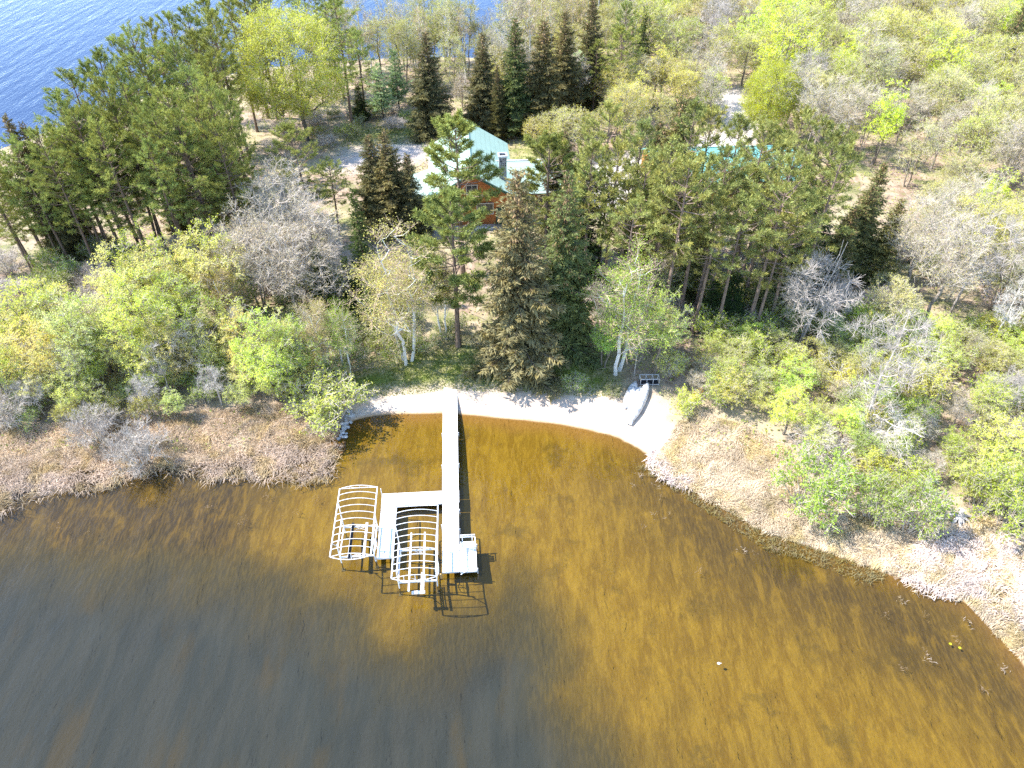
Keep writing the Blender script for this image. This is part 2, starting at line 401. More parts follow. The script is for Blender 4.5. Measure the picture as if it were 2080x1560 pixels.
def make_broad(seed, h=12, R=3.2, zc=.62, zr=.36, natt=130, per=6, tw=.8, leaves=5000, lsize=.2, stems=1, fork=.35, rad=None, twigr=.012, lobes=7, spread=.5, hollow=.35,
               bark='bark', leafm='leaf', sub=2, flat=.35, lean=0.0, scat=.55, up=1.7):
    r = np.random.default_rng(seed)
    A = crown_points(r, natt, h, R, h*zc, h*zr, lobes, hollow)
    rad = rad or h*.013
    g = Geo(); tw_g = Geo(); tips_all = []
    S = []
    for s in range(stems):
        az = r.uniform(0, 6.28) if stems == 1 else s*2*math.pi/stems+r.uniform(-.4, .4)
        lead = (.0 if stems == 1 else R*.45)
        top = np.array([math.cos(az)*lead, math.sin(az)*lead, h*(zc+zr*.62)])
        b = np.array([math.cos(az), math.sin(az), 0])*(.0 if stems == 1 else .25)
        S.append([b+(top-b)*f+np.array([*r.normal(size=2)*.16*(f > 0), 0])*h*.05 for f in np.linspace(0, 1, 9)])
    own = np.array([np.argmin([min(np.linalg.norm(a-p) for p in st[3:]) for st in S]) for a in A])
    for s, st in enumerate(S):
        a = A[own == s]
        if len(a) < 3: a = A[:3]
        P, par, rd, tip = grow(r, st, rad/(stems**.5), a, up)
        skeleton(g, P, par, rd); tips_all.append(P[tip])
    tips = np.concatenate(tips_all); C0 = np.array([0, 0, h*zc*.75])
    T0, T1, D = twig_set(r, tips, C0, per, tw)
    tw_g.segs(T0, T1, twigr, twigr*.5, 3, 0)
    ends = T1; bases = T0
    for _ in range(sub-1):
        k = 2
        B0 = np.repeat(T0, k, 0)+(np.repeat(T1, k, 0)-np.repeat(T0, k, 0))*r.uniform(.25, .9, (len(T0)*k, 1))
        D2 = unit(np.repeat(D, k, 0)+rdir(r, len(B0))*.9)
        B1 = B0+D2*tw*.55*r.uniform(.5, 1.3, (len(B0), 1))
        tw_g.segs(B0, B1, twigr*.7, twigr*.35, 3, 0); ends = np.concatenate([ends, B1]); bases = np.concatenate([bases, B0])
    if leaves:
        i = r.integers(0, len(ends), leaves)
        f = r.uniform(.2, 1.1, (leaves, 1))
        C = bases[i]*(1-f)+ends[i]*f+r.normal(size=(leaves, 3))*lsize*scat
        leaf_quads(tw_g, r, C, lsize, flat, 1)
    return [('trunk', g.build('tree_trunk', [M[bark]]), 'bark'), ('crown', tw_g.build('tree_crown', [M['bark2' if bark == 'birch' else 'bark_twig'], M[leafm]]), 'leaf')]

def make_pine(seed, h=18, R=2.5, base=.38, dens=1.0, tuft=.36):
    r = np.random.default_rng(seed); g = Geo(); c = Geo()
    bend = r.normal(size=2)*.25
    def axis(z): f = z/h; return np.stack([bend[0]*np.sin(f*2.2), bend[1]*np.sin(f*2.7), z], -1)
    zs = np.linspace(0, h, 14); rad = .19*(1-zs/h)**.8+.02; rad[0] *= 1.2
    tube_path(g, axis(zs), rad, 7)
    P0 = []; P1 = []; RR = []; TC = []; TA = []
    z = h*base*r.uniform(.7, .9)
    while z < h-.15:
        t = (z-h*base)/(h*(1-base)); live = t > -.02
        L = R*(np.interp(t, [-.3, 0, .25, .5, .75, .92, 1], [.35, .70, 1.05, 1.0, .8, .45, .18]))
        nb = r.integers(3, 6) if live else r.integers(1, 3)
        for a in r.uniform(0, 6.28)+np.arange(nb)*2*math.pi/nb+r.normal(size=nb)*.35:
            l = L*r.uniform(.55, 1.2); el = np.interp(t, [0, .5, 1], [-.12, .22, .95])+r.normal()*.12
            d = np.array([math.cos(a)*math.cos(el), math.sin(a)*math.cos(el), math.sin(el)])
            p = axis(np.array(z)); q1 = p+d*l*.5; q2 = q1+unit(d+np.array([0, 0, .35]))*l*.5
            P0 += [p, q1]; P1 += [q1, q2]; w = .012+.014*l; RR += [(w, w*.7), (w*.7, .012)]
            if not live: continue
            ks = max(2, int(l*1.9*dens))
            for f in np.linspace(.48, 1.0, ks):
                b = p+(q1-p)*f*2 if f < .5 else q1+(q2-q1)*(f-.5)*2
                side = np.cross(d, [0, 0, 1]); sgn = 1 if r.random() < .5 else -1
                m = int(2*dens+r.random())
                for e in range(m):
                    dd = unit(d*.7+side*sgn*r.uniform(.1, 1.0)+np.array([0, 0, r.uniform(.05, .7)])); sgn = -sgn
                    ln = l*.42*(1.1-f*.6)*r.uniform(.5, 1.3); e1 = b+dd*ln
                    P0.append(b); P1.append(e1); RR.append((.012, .008)); TC.append(e1); TA.append(dd)
            TC.append(q2); TA.append(unit(q2-q1))
        z += r.uniform(.42, .85) if live else r.uniform(.7, 1.3)
    TC.append(axis(np.array(h))); TA.append(np.array([0, 0, 1.]))
    RR = np.array(RR); g.segs(np.array(P0), np.array(P1), RR[:, 0], RR[:, 1], 3)
    TC = np.array(TC); TA = np.array(TA); k = 19
    C = np.repeat(TC, k, 0); A = unit(np.repeat(TA, k, 0)*.8+np.array([0, 0, .25])+rdir(r, len(C))*1.0)
    C = C-np.repeat(TA, k, 0)*r.uniform(0, .35, (len(C), 1))
    ln = tuft*r.uniform(.6, 1.2, (len(C), 1)); W = unit(np.cross(A, rdir(r, len(C))))*tuft*.075
    c.diamonds(C, A*ln, W, 0)
    return [('trunk', g.build('pine_trunk', [M['bark']]), 'bark'), ('crown', c.build('pine_crown', [M['needle']]), 'leaf')]

def make_spruce(seed, h=15, R=2.3, base=.03, coned=0.0, dens=1.0, soft=False, powr=.85, upt=0.0):
    r = np.random.default_rng(seed); g = Geo(); c = Geo()
    zs = np.linspace(0, h, 10); rad = .17*(1-zs/h)**.9+.015; rad *= h/15
    ax = np.stack([0*zs, 0*zs, zs], -1); tube_path(g, ax, rad, 6)
    P0 = []; P1 = []; RR = []; C = []; A = []; W = []; CC = []
    z = h*base+.2
    while z < h-.1:
        t = z/h; L = R*(1-t)**powr*r.uniform(.8, 1.1)+.12
        nb = int(r.integers(5, 8)*min(1, .5+.5*L))+1
        for a in r.uniform(0, 6.28)+np.arange(nb)*2*math.pi/nb+r.normal(size=nb)*.3:
            l = L*r.uniform(.6, 1.22); el = np.interp(t, [0, .6, 1], [-.42, -.18, .5])+r.normal()*.1+upt
            d = np.array([math.cos(a)*math.cos(el), math.sin(a)*math.cos(el), math.sin(el)])
            p = np.array([0, 0, z+r.uniform(-.15, .15)]); q1 = p+d*l*.6; q2 = q1+unit(d+np.array([0, 0, .35]))*l*.4
            P0 += [p, q1]; P1 += [q1, q2]; w = .010+.010*l; RR += [(w, w*.7), (w*.7, .008)]
            side = unit(np.cross(d, [0, 0, 1.]))
            for f in np.linspace(.18, 1.0, max(3, int(l*4.6*dens))):
                b = p+(q1-p)*f/.6 if f < .6 else q1+(q2-q1)*(f-.6)/.4
                wd = .62*l*(1-f*.75)*.55+.16
                for s in (-1, 1, 0):
                    dd = unit(d*(.65 if s else 1)+side*s*r.uniform(.5, 1.1)+np.array([0, 0, r.uniform(-.55, .12) if not soft else r.uniform(-.1, .5)]))
                    ln = (wd if s else .32)*r.uniform(.7, 1.35)
                    nn = unit(np.cross(dd, unit(np.array([0, 0, 1.])+r.normal(size=3)*.5)))
                    C.append(b+r.normal(size=3)*.04); A.append(dd*ln); W.append(nn*ln*r.uniform(.20, .34))
                if coned and t > 1-coned and r.random() < .75*(t-(1-coned))/coned+.15:
                    for _ in range(3): CC.append(b+r.normal(size=3)*.10-np.array([0, 0, .05]))
        z += r.uniform(.26, .42)*(1 if not soft else 1.5)
    RR = np.array(RR); g.segs(np.array(P0), np.array(P1), RR[:, 0], RR[:, 1], 3)
    C = np.array(C); A = np.array(A); W = np.array(W)
    # every spray is a few narrow blades rather than one plate
    for k in range(6):
        j = rdir(r, len(C)); ln = np.linalg.norm(A, axis=1, keepdims=True)
        a2 = A*r.uniform(.7, 1.05, (len(C), 1))+j*ln*.42
        b0 = C+A*r.uniform(0, .5, (len(C), 1))
        c.diamonds(b0, a2*.66, unit(np.cross(a2, rdir(r, len(C))))*ln*.085, 0)
    if len(CC):
        CC = np.array(CC); dn = unit(np.array([0, 0, -1.])+rdir(r, len(CC))*.5)
        c.diamonds(CC, dn*.26, unit(np.cross(dn, rdir(r, len(CC))))*.055, 1)
    return [('trunk', g.build('spruce_trunk', [M['bark']]), 'bark'), ('crown', c.build('spruce_crown', [M['needle'], M['conebrown']]), 'leaf')]

def make_dead(seed, h=9, R=2.6, natt=70, stems=1, lean=0.0, zc=.55, zr=.42, per=6, tw=.7):
    r = np.random.default_rng(seed)
    A = crown_points(r, natt, h, R, h*zc, h*zr, 6, .5)
    g = Geo(); tips = []
    for s in range(stems):
        az = s*2.3+r.uniform(0, 6); ld = R*.4*(stems > 1)
        st = [np.array([math.cos(az)*ld*f+r.normal()*.06, math.sin(az)*ld*f+r.normal()*.06, h*.92*f]) for f in np.linspace(0, 1, 9)]
        P, par, rd, tip = grow(r, st, h*.0095/(stems**.4), A[s::stems]); skeleton(g, P, par, np.maximum(rd, .016)); tips.append(P[tip])
    tips = np.concatenate(tips); c = Geo(); per *= 2
    T0, T1, D = twig_set(r, tips, np.array([0, 0, h*.35]), per, tw, .5, .15)
    c.segs(T0, T1, .010, .005, 3)
    B0 = np.repeat(T0, 2, 0)*.5+np.repeat(T1, 2, 0)*.5; B1 = B0+unit(np.repeat(D, 2, 0)+rdir(r, len(B0))*.8)*tw*.5
    c.segs(B0, B1, .007, .004, 3)
    return [('trunk', g.build('dead_trunk', [M['bark']]), 'bark'), ('crown', c.build('dead_twigs', [M['bark']]), 'bark')]

def make_shrub(seed, h=2.2, R=1.4, leaves=1500, lsize=.13, stems=26, twigs=5):
    r = np.random.default_rng(seed); g = Geo(); c = Geo()
    a = r.uniform(0, 6.28, stems); rr = R*np.sqrt(r.uniform(0.02, 1, stems))
    b = np.stack([np.cos(a)*rr*.22, np.sin(a)*rr*.22, 0*a], -1)
    top = np.stack([np.cos(a)*rr, np.sin(a)*rr, h*np.sqrt(np.clip(1-(rr/R)**2*.75, .05, 1))*r.uniform(.75, 1.1, stems)], -1)
    mid = b*.45+top*.55+np.array([0, 0, h*.07])
    g.segs(b, mid, .022, .014, 3); g.segs(mid, top, .014, .007, 3)
    src = np.concatenate([mid, mid*.5+top*.5, top]); T0 = np.repeat(src, twigs, 0)
    D = unit(rdir(r, len(T0))+unit(T0-np.array([0, 0, h*.2]))*.6+np.array([0, 0, .3])); T1 = T0+D*h*.24*r.uniform(.5, 1.3, (len(T0), 1))
    c.segs(T0, T1, .008, .004, 3)
    B0 = np.repeat(T0*.4+T1*.6, 2, 0); B1 = B0+unit(np.repeat(D, 2, 0)+rdir(r, len(B0)))*h*.12; c.segs(B0, B1, .006, .003, 3)
    if leaves:
        E0 = np.concatenate([T0, B0]); E1 = np.concatenate([T1, B1]); i = r.integers(0, len(E0), leaves); f = r.uniform(.1, 1.1, (leaves, 1))
        leaf_quads(c, r, E0[i]*(1-f)+E1[i]*f+r.normal(size=(leaves, 3))*lsize*.5, lsize, .35, 1)
    return [('stems', g.build('shrub_stems', [M['bark_twig']]), 'bark'), ('foliage' if leaves else 'twigs', c.build('shrub_foliage', [M['bark_twig'], M['leaf']]), 'leaf')]

M['bark_twig'] = simple('grey_twig', (.50, .44, .38), .9, 0, .2, 2)
M['bark2'] = simple('birch_twig', (.50, .38, .28), .9, 0, .2, 2)
M['conebrown'] = simple('brown_cones', (.33, .215, .11), .9, 0, .35, 2)

ARCH = {}
def arch(kind, h, parts): ARCH.setdefault(kind, []).append((h, parts))
for s in range(6): arch('pine', 18, make_pine(10+s, 18, [2.8, 3.2, 2.5, 3.0, 2.7, 3.3][s], [.42, .36, .48, .40, .33, .45][s], 1.0))
for s in range(3): arch('densepine', 15, make_pine(220+s, 15, [2.7, 2.4, 2.9][s], [.40, .36, .44][s], 1.7))
for s in range(5): arch('tallpine', 15, make_pine(200+s, 15, [2.6, 2.3, 2.9, 2.5, 2.2][s], [.55, .48, .6, .52, .45][s], 1.0))
for s in range(4): arch('spruce', 15, make_spruce(30+s, 15, [3.1, 3.5, 2.8, 3.2][s], .03, [.5, .6, .4, .55][s], 1.25))
for s in range(3): arch('fir', 13, make_spruce(40+s, 13, [1.7, 2.0, 1.5][s], .03, 0, 1.1, False, .95))
for s in range(2): arch('whitepine', 9, make_spruce(50+s, 9, 1.9, .2, 0, 1.0, True, .6, .35))
for s in range(4): arch('leafy', 11, make_broad(60+s, 11, [2.8, 3.2, 2.5, 2.9][s], .54, .45, 130, 5, .75, 8500, .13, [1, 2, 2, 1][s]))
for s in range(3): arch('round', 15, make_broad(70+s, 15, [6.6, 5.4, 4.8][s], .53, .47, 560, 5, 1.0, 66000, .15, 1, rad=.26, lobes=14, hollow=.5, scat=1.3))
for s in range(6): arch('bud', 10, make_broad(80+s, 10, [2.7, 3.1, 2.4, 2.9, 2.6, 3.2][s], .56, .43, 120, 5, .9, [12000, 14000, 10000, 15000, 12000, 13000][s], .088, [1, 2, 3, 1, 2, 1][s], hollow=.45))
for s in range(4): arch('bare', 10, make_broad(90+s, 10, [2.6, 3.3, 2.4, 3.0][s], .60, .38, 130, 5, .85, [5000, 6500, 4500, 6000][s], .075, [1, 2, 1, 3][s], hollow=.4, sub=3))
for s in range(3): arch('aspen', 15, make_broad(100+s, 15, [1.7, 2.1, 1.5][s], .66, .33, 70, 6, .7, [700, 1100, 500][s], .16, 1, rad=.12, bark=['birch', 'bark', 'birch'][s]))
for s in range(3): arch('birch', 12, make_broad(110+s, 12, [2.5, 2.3, 2.0][s], .54, .46, 190, 6, .75, [15000, 15000, 13000][s], .085, [3, 2, 2][s], rad=.16, bark='birch', hollow=.25, scat=2.2, up=2.4))
for s in range(4): arch('dead', 9, make_dead(120+s, 9, [2.8, 2.0, 2.4, 3.0][s], [90, 60, 70, 80][s], [2, 1, 2, 1][s]))
for s in range(4): arch('shrub', 2.2, make_shrub(130+s, 2.2, [1.4, 1.6, 1.2, 1.8][s], [3200, 3800, 2800, 4600][s], .095))
for s in range(2): arch('twiggy', 1.9, make_shrub(140+s, 1.9, 1.5, 60, .09, 46, 7))

COL = dict(densepine=(.12, .14, .046), tallpine=(.125, .14, .045), pine=(.125, .145, .046), spruce=(.105, .096, .045), fir=(.05, .075, .026), whitepine=(.22, .30, .18), leafy=(.27, .36, .06), round=(.42, .46, .10), bud=(.40, .40, .08),
           bare=(.38, .35, .17), aspen=(.34, .36, .09), birch=(.36, .34, .10), dead=(.46, .43, .405), shrub=(.24, .34, .05), twiggy=(.3, .27, .12))
BARK = dict(densepine=(.22, .17, .14), tallpine=(.26, .20, .17), pine=(.20, .15, .12), spruce=(.12, .10, .09), fir=(.11, .09, .08), whitepine=(.14, .12, .10), leafy=(.24, .21, .18), round=(.16, .14, .12), bud=(.25, .22, .19), bare=(.36, .32, .28),
            aspen=(.5, .48, .42), birch=(.72, .70, .66), dead=(.44, .41, .385), shrub=(.25, .2, .16), twiggy=(.3, .27, .25))
NAME = dict(densepine='red_pine', tallpine='red_pine', pine='red_pine', spruce='spruce_tree', fir='fir_tree', whitepine='white_pine', leafy='leafy_tree', round='round_tree', bud='budding_tree', bare='bare_tree', aspen='aspen_tree',
            birch='birch_tree', dead='dead_tree', shrub='shrub', twiggy='twiggy_shrub')
CAT = dict(densepine='pine tree', tallpine='pine tree', pine='pine tree', spruce='spruce tree', fir='fir tree', whitepine='pine tree', leafy='tree', round='tree', bud='tree', bare='tree', aspen='tree', birch='birch tree', dead='dead tree', shrub='shrub', twiggy='shrub')
rg = random.Random(7)
GAIN = dict(densepine=2.2, tallpine=2.25, pine=2.3, spruce=2.0, fir=1.6, whitepine=1.6, leafy=1.7, round=1.3, bud=1.35, bare=1.2, aspen=1.2, birch=1.25, shrub=1.3, twiggy=1.2)
def plant(kind, var, x, y, h, ws=1.0, label=None, group=None, c=None, rz=None, tilt=(0, 0), bark=None, jit=.12, name=None):
    h0, parts = ARCH[kind][var % len(ARCH[kind])]
    o = empty(name or NAME[kind], (x, y, hz(x, y)-.08), rg.uniform(0, 6.28) if rz is None else rz)
    k = h/h0; w = k**.75*ws/(1.35 if kind == 'spruce' else 1)
    o.scale = (w, w, k); o.rotation_euler = (tilt[0], tilt[1], o.rotation_euler.z)
    tag(o, label, CAT[kind], group)
    base = c or COL[kind]; gain = GAIN.get(kind, 1.0); base = tuple(v*gain for v in base); j = 1+rg.uniform(-jit, jit); j2 = 1+rg.uniform(-jit, jit)*.6
    lc = tuple(min(.9, v) for v in (base[0]*j*j2, base[1]*j, base[2]*j/j2))
    bk = bark or BARK[kind]
    for nm, me, what in parts:
        p = link(bpy.data.objects.new(nm, me), o)
        p.color = (*(lc if what == 'leaf' else bk), 1)
    return o
def by_top(kind, var, px, py, h, ws=1.0, label=None, group=None, **kw):
    gz = 1.2
    for _ in range(3):
        x, y = G(px, py, h+gz); gz = hz(x, y)
    return plant(kind, var, x, y, h, ws, label, group, **kw)
def by_base(kind, var, px, py, ty, ws=1.0, label=None, group=None, **kw):
    gz = .6
    for _ in range(3):
        x, y = G(px, py, gz); gz = hz(x, y)
    t = (ty-780)/F; h = H-y*(t*CT+ST)/(CT-t*ST)-gz
    return plant(kind, var, x, y, h, ws, label, group, **kw)

# ------------------------------------------------------------------ blades and ground cover
def sample_poly(r, P, n):
    P = np.asarray(P); lo = P.min(0); hi = P.max(0); out = np.zeros((0, 2))
    while len(out) < n:
        q = r.uniform(lo, hi, (n*2, 2)); out = np.concatenate([out, q[sdpoly(P, q[:, 0], q[:, 1]) > 0]])
    return out[:n]
def blades(name, r, XY, Z, L, color, label, w=.035, bend=.6, kind='stuff', tintvar=None, az=None, mat='grass'):
    n = len(XY); g = Geo()
    az = r.uniform(0, 6.28, n) if az is None else az
    d = np.stack([np.cos(az), np.sin(az), 0*az], -1); L = L[:, None]*r.uniform(.6, 1.3, (n, 1)); b = np.clip(bend+r.normal(size=(n, 1))*.25, .05, 1.2)
    p0 = np.stack([XY[:, 0], XY[:, 1], Z], -1); up = np.array([0, 0, 1.])
    p1 = p0+up*L*.55*(1-.3*b)+d*L*.4*b; p2 = p1+up*L*(.4-.62*b)+d*L*.5*b
    s = unit(np.cross(d, up)+r.normal(size=(n, 3))*.5)*w*r.uniform(.6, 1.4, (n, 1))
    V = np.stack([p0-s, p0+s, p1+s*.8, p1-s*.8, p2+s*.15, p2-s*.15], 1).reshape(-1, 3); k = np.arange(n)[:, None]*6
    g.quads(V, np.concatenate([k+np.array([[0, 1, 2, 3]]), k+np.array([[3, 2, 4, 5]])]))
    o = part(name, g, [M[mat]], color=color); return tag(o, label, None, None, kind)
def clump(XY, s, seed=0.0):
    return .5+.5*hash2(XY[:, 0]+seed, XY[:, 1]-seed, s)

def ground_cover():
    r = np.random.default_rng(5)
    # dead grass on both banks
    for P, n, cc, nm in ((DRYG, 90000, (.64, .50, .36), 'dry_grass'), (DRYG2, 150000, (.72, .59, .43), 'dry_grass')):
        q = sample_poly(r, P, n); q = q[r.random(len(q)) < .25+clump(q, .9)]
        # blades lean in tussocks
        az = 6.28*clump(q, .9, 3.1)*1.6+r.normal(size=len(q))*.45
        z = height(q[:, 0], q[:, 1]); k = z > -.25; q, z, az = q[k], z[k], az[k]
        blades(nm, r, q, np.maximum(z, -.05), np.full(len(q), .50)*(.35+1.3*clump(q, .55, 5.)), cc, None, .015, .6, az=az)
    # standing and flattened reeds in the shallow water
    RL = PX([(-100, 935), (200, 930), (420, 930), (640, 880), (695, 900), (690, 960), (670, 990), (560, 985), (430, 985), (330, 965), (230, 1000), (100, 1010), (0, 1050), (-200, 1080)])
    q = sample_poly(r, RL, 46000); e = sdpoly(RL, q[:, 0], q[:, 1]); q = q[r.random(len(q)) < np.clip(e/2.2, .04, 1)*np.clip(-.12+1.6*clump(q, .55), .02, 1)]
    az = 6.28*clump(q, 1.3, 7.)*1.4+r.normal(size=len(q))*.8
    blades('reeds', r, q, np.maximum(height(q[:, 0], q[:, 1]), -.04), np.full(len(q), .8), (.56, .44, .345), None, .02, .85, az=az)
    RR = PX([(1790, 1140), (1900, 1080), (2090, 1085), (2300, 1100), (2400, 1600), (2100, 1390), (2070, 1310), (2000, 1240), (1900, 1225), (1820, 1185)])
    q = sample_poly(r, RR, 60000); e = sdpoly(RR, q[:, 0], q[:, 1]); q = q[r.random(len(q)) < np.clip(e/1.0, .05, 1)*np.clip(-.15+1.6*clump(q, .42, 2.), 0, 1)]
    az = 6.28*clump(q, .8, 11.)*2+r.normal(size=len(q))*.9
    blades('reeds', r, q, np.maximum(height(q[:, 0], q[:, 1]), -.04)+.1, np.full(len(q), .6), (.74, .62, .55), None, .022, .8, az=az)
    RM = PX([(1290, 950), (1345, 940), (1420, 985), (1480, 1030), (1570, 1080), (1700, 1130), (1810, 1168), (1760, 1190), (1640, 1140), (1560, 1120), (1450, 1050), (1350, 985)])
    q = sample_poly(r, RM, 3600); q = q[r.random(len(q)) < .2+clump(q, .5)]
    blades('reeds', r, q, np.full(len(q), -.03), np.full(len(q), .4), (.26, .22, .11), None, .016, .75)
    q = sample_poly(r, PX([(1325, 915), (1350, 930), (1420, 975), (1400, 1000), (1340, 975), (1310, 945)]), 1500)
    blades('reeds', r, q, np.full(len(q), .0), np.full(len(q), .5), (.72, .6, .55), None, .035, .85)
    # loose tufts standing out in the bay
    for (px, py, nn, cc) in [(1300, 965, 14, 1), (1335, 990, 12, 1), (1290, 985, 9, 1), (1345, 1010, 8, 0), (1330, 1045, 8, 1), (1355, 1047, 9, 1), (1311, 1070, 8, 0), (1580, 1115, 16, 1), (1600, 1112, 12, 1), (1510, 1118, 8, 1), (1535, 1122, 8, 0),
                             (1830, 1218, 18, 1), (1795, 1246, 16, 0), (1880, 1252, 14, 0), (1985, 1235, 18, 1), (1963, 1262, 12, 1), (1885, 1340, 14, 1), (1835, 1355, 12, 0), (1875, 1325, 10, 0), (1995, 1400, 12, 0), (1945, 1300, 7, 0),
                             (485, 1060, 10, 0), (600, 1040, 14, 0), (640, 1015, 16, 0), (420, 1030, 12, 0), (540, 1010, 14, 0), (300, 1015, 10, 0), (495, 1055, 12, 0), (120, 1070, 8, 0), (60, 1110, 6, 0), (175, 1075, 5, 0), (2040, 1360, 18, 1), (1420, 1160, 8, 0)]:
        x, y = G(px, py); q = np.array([x, y])+r.normal(size=(nn, 2))*.16
        o = blades('reed_tuft', r, q, np.full(nn, -.05), np.full(nn, .30), (.50, .41, .34) if cc else (.30, .22, .15), None, .014, .8, kind=None)
        if px < 700: lb = 'brown dead reed tuft standing alone in the shallows off the left marsh'; gr = 'reed tufts off the left marsh'
        elif px < 1500: lb = 'small dead reed tuft in the brown shallows beside the sandy beach'; gr = 'reed tufts beside the beach'
        else: lb = 'dead reed tuft standing alone in the brown water off the right shore'; gr = 'reed tufts off the right shore'
        tag(o, lb, 'reed tuft', gr)
    # leaves and sprouts on the forest floor
    n = 260000
    q = np.stack([r.uniform(-75, 115, n), r.uniform(38, 180, n)], -1)
    sd = sdpoly(LAND, q[:, 0], q[:, 1])
    k = (sd > .8) & (r.random(n) < np.clip(clump(q, 2.1)*1.3-.25, .06, 1))
    for P in (BEACH, DRIVE, SAND2, PATIO): k &= sdpoly(P, q[:, 0], q[:, 1]) < -.1
    k &= (sdpoly(LAWN, q[:, 0], q[:, 1]) < .4) | (r.random(n) < .35)
    q = q[k]; z = height(q[:, 0], q[:, 1])+r.uniform(.02, .38, len(q))
    g = Geo(); leaf_quads(g, r, np.stack([q[:, 0], q[:, 1], z], -1), .24, .55, 0, .6)
    tag(part('undergrowth', g, [M['green']], color=(.30, .33, .11)), kind='stuff')
    # lawn blades
    q = np.concatenate([sample_poly(r, LAWN, 9000), sample_poly(r, LAWN2, 5000)]); z = height(q[:, 0], q[:, 1])
    blades('grass', r, q, z, np.full(len(q), .16), (.22, .26, .055), None, .03, .4, mat='green')
    # fallen litter: sticks
    n = 5200; q = np.stack([r.uniform(-75, 100, n), r.uniform(40, 120, n)], -1); q = q[(sdpoly(LAND, q[:, 0], q[:, 1]) > 1.5) & (sdpoly(BEACH, q[:, 0], q[:, 1]) < -.2) & (sdpoly(LAWN, q[:, 0], q[:, 1]) < 0) & (sdpoly(DRIVE, q[:, 0], q[:, 1]) < 0)]
    z = height(q[:, 0], q[:, 1])+.05; a = r.uniform(0, 6.28, len(q)); L = r.uniform(.4, 2.2, len(q))
    P0 = np.stack([q[:, 0], q[:, 1], z], -1); P1 = P0+np.stack([np.cos(a)*L, np.sin(a)*L, r.uniform(0, .35, len(q))], -1)
    g = Geo(); g.segs(P0, P1, .03, .012, 3); tag(part('fallen_twigs', g, [M['bark']], color=(.40, .34, .3)), kind='stuff')

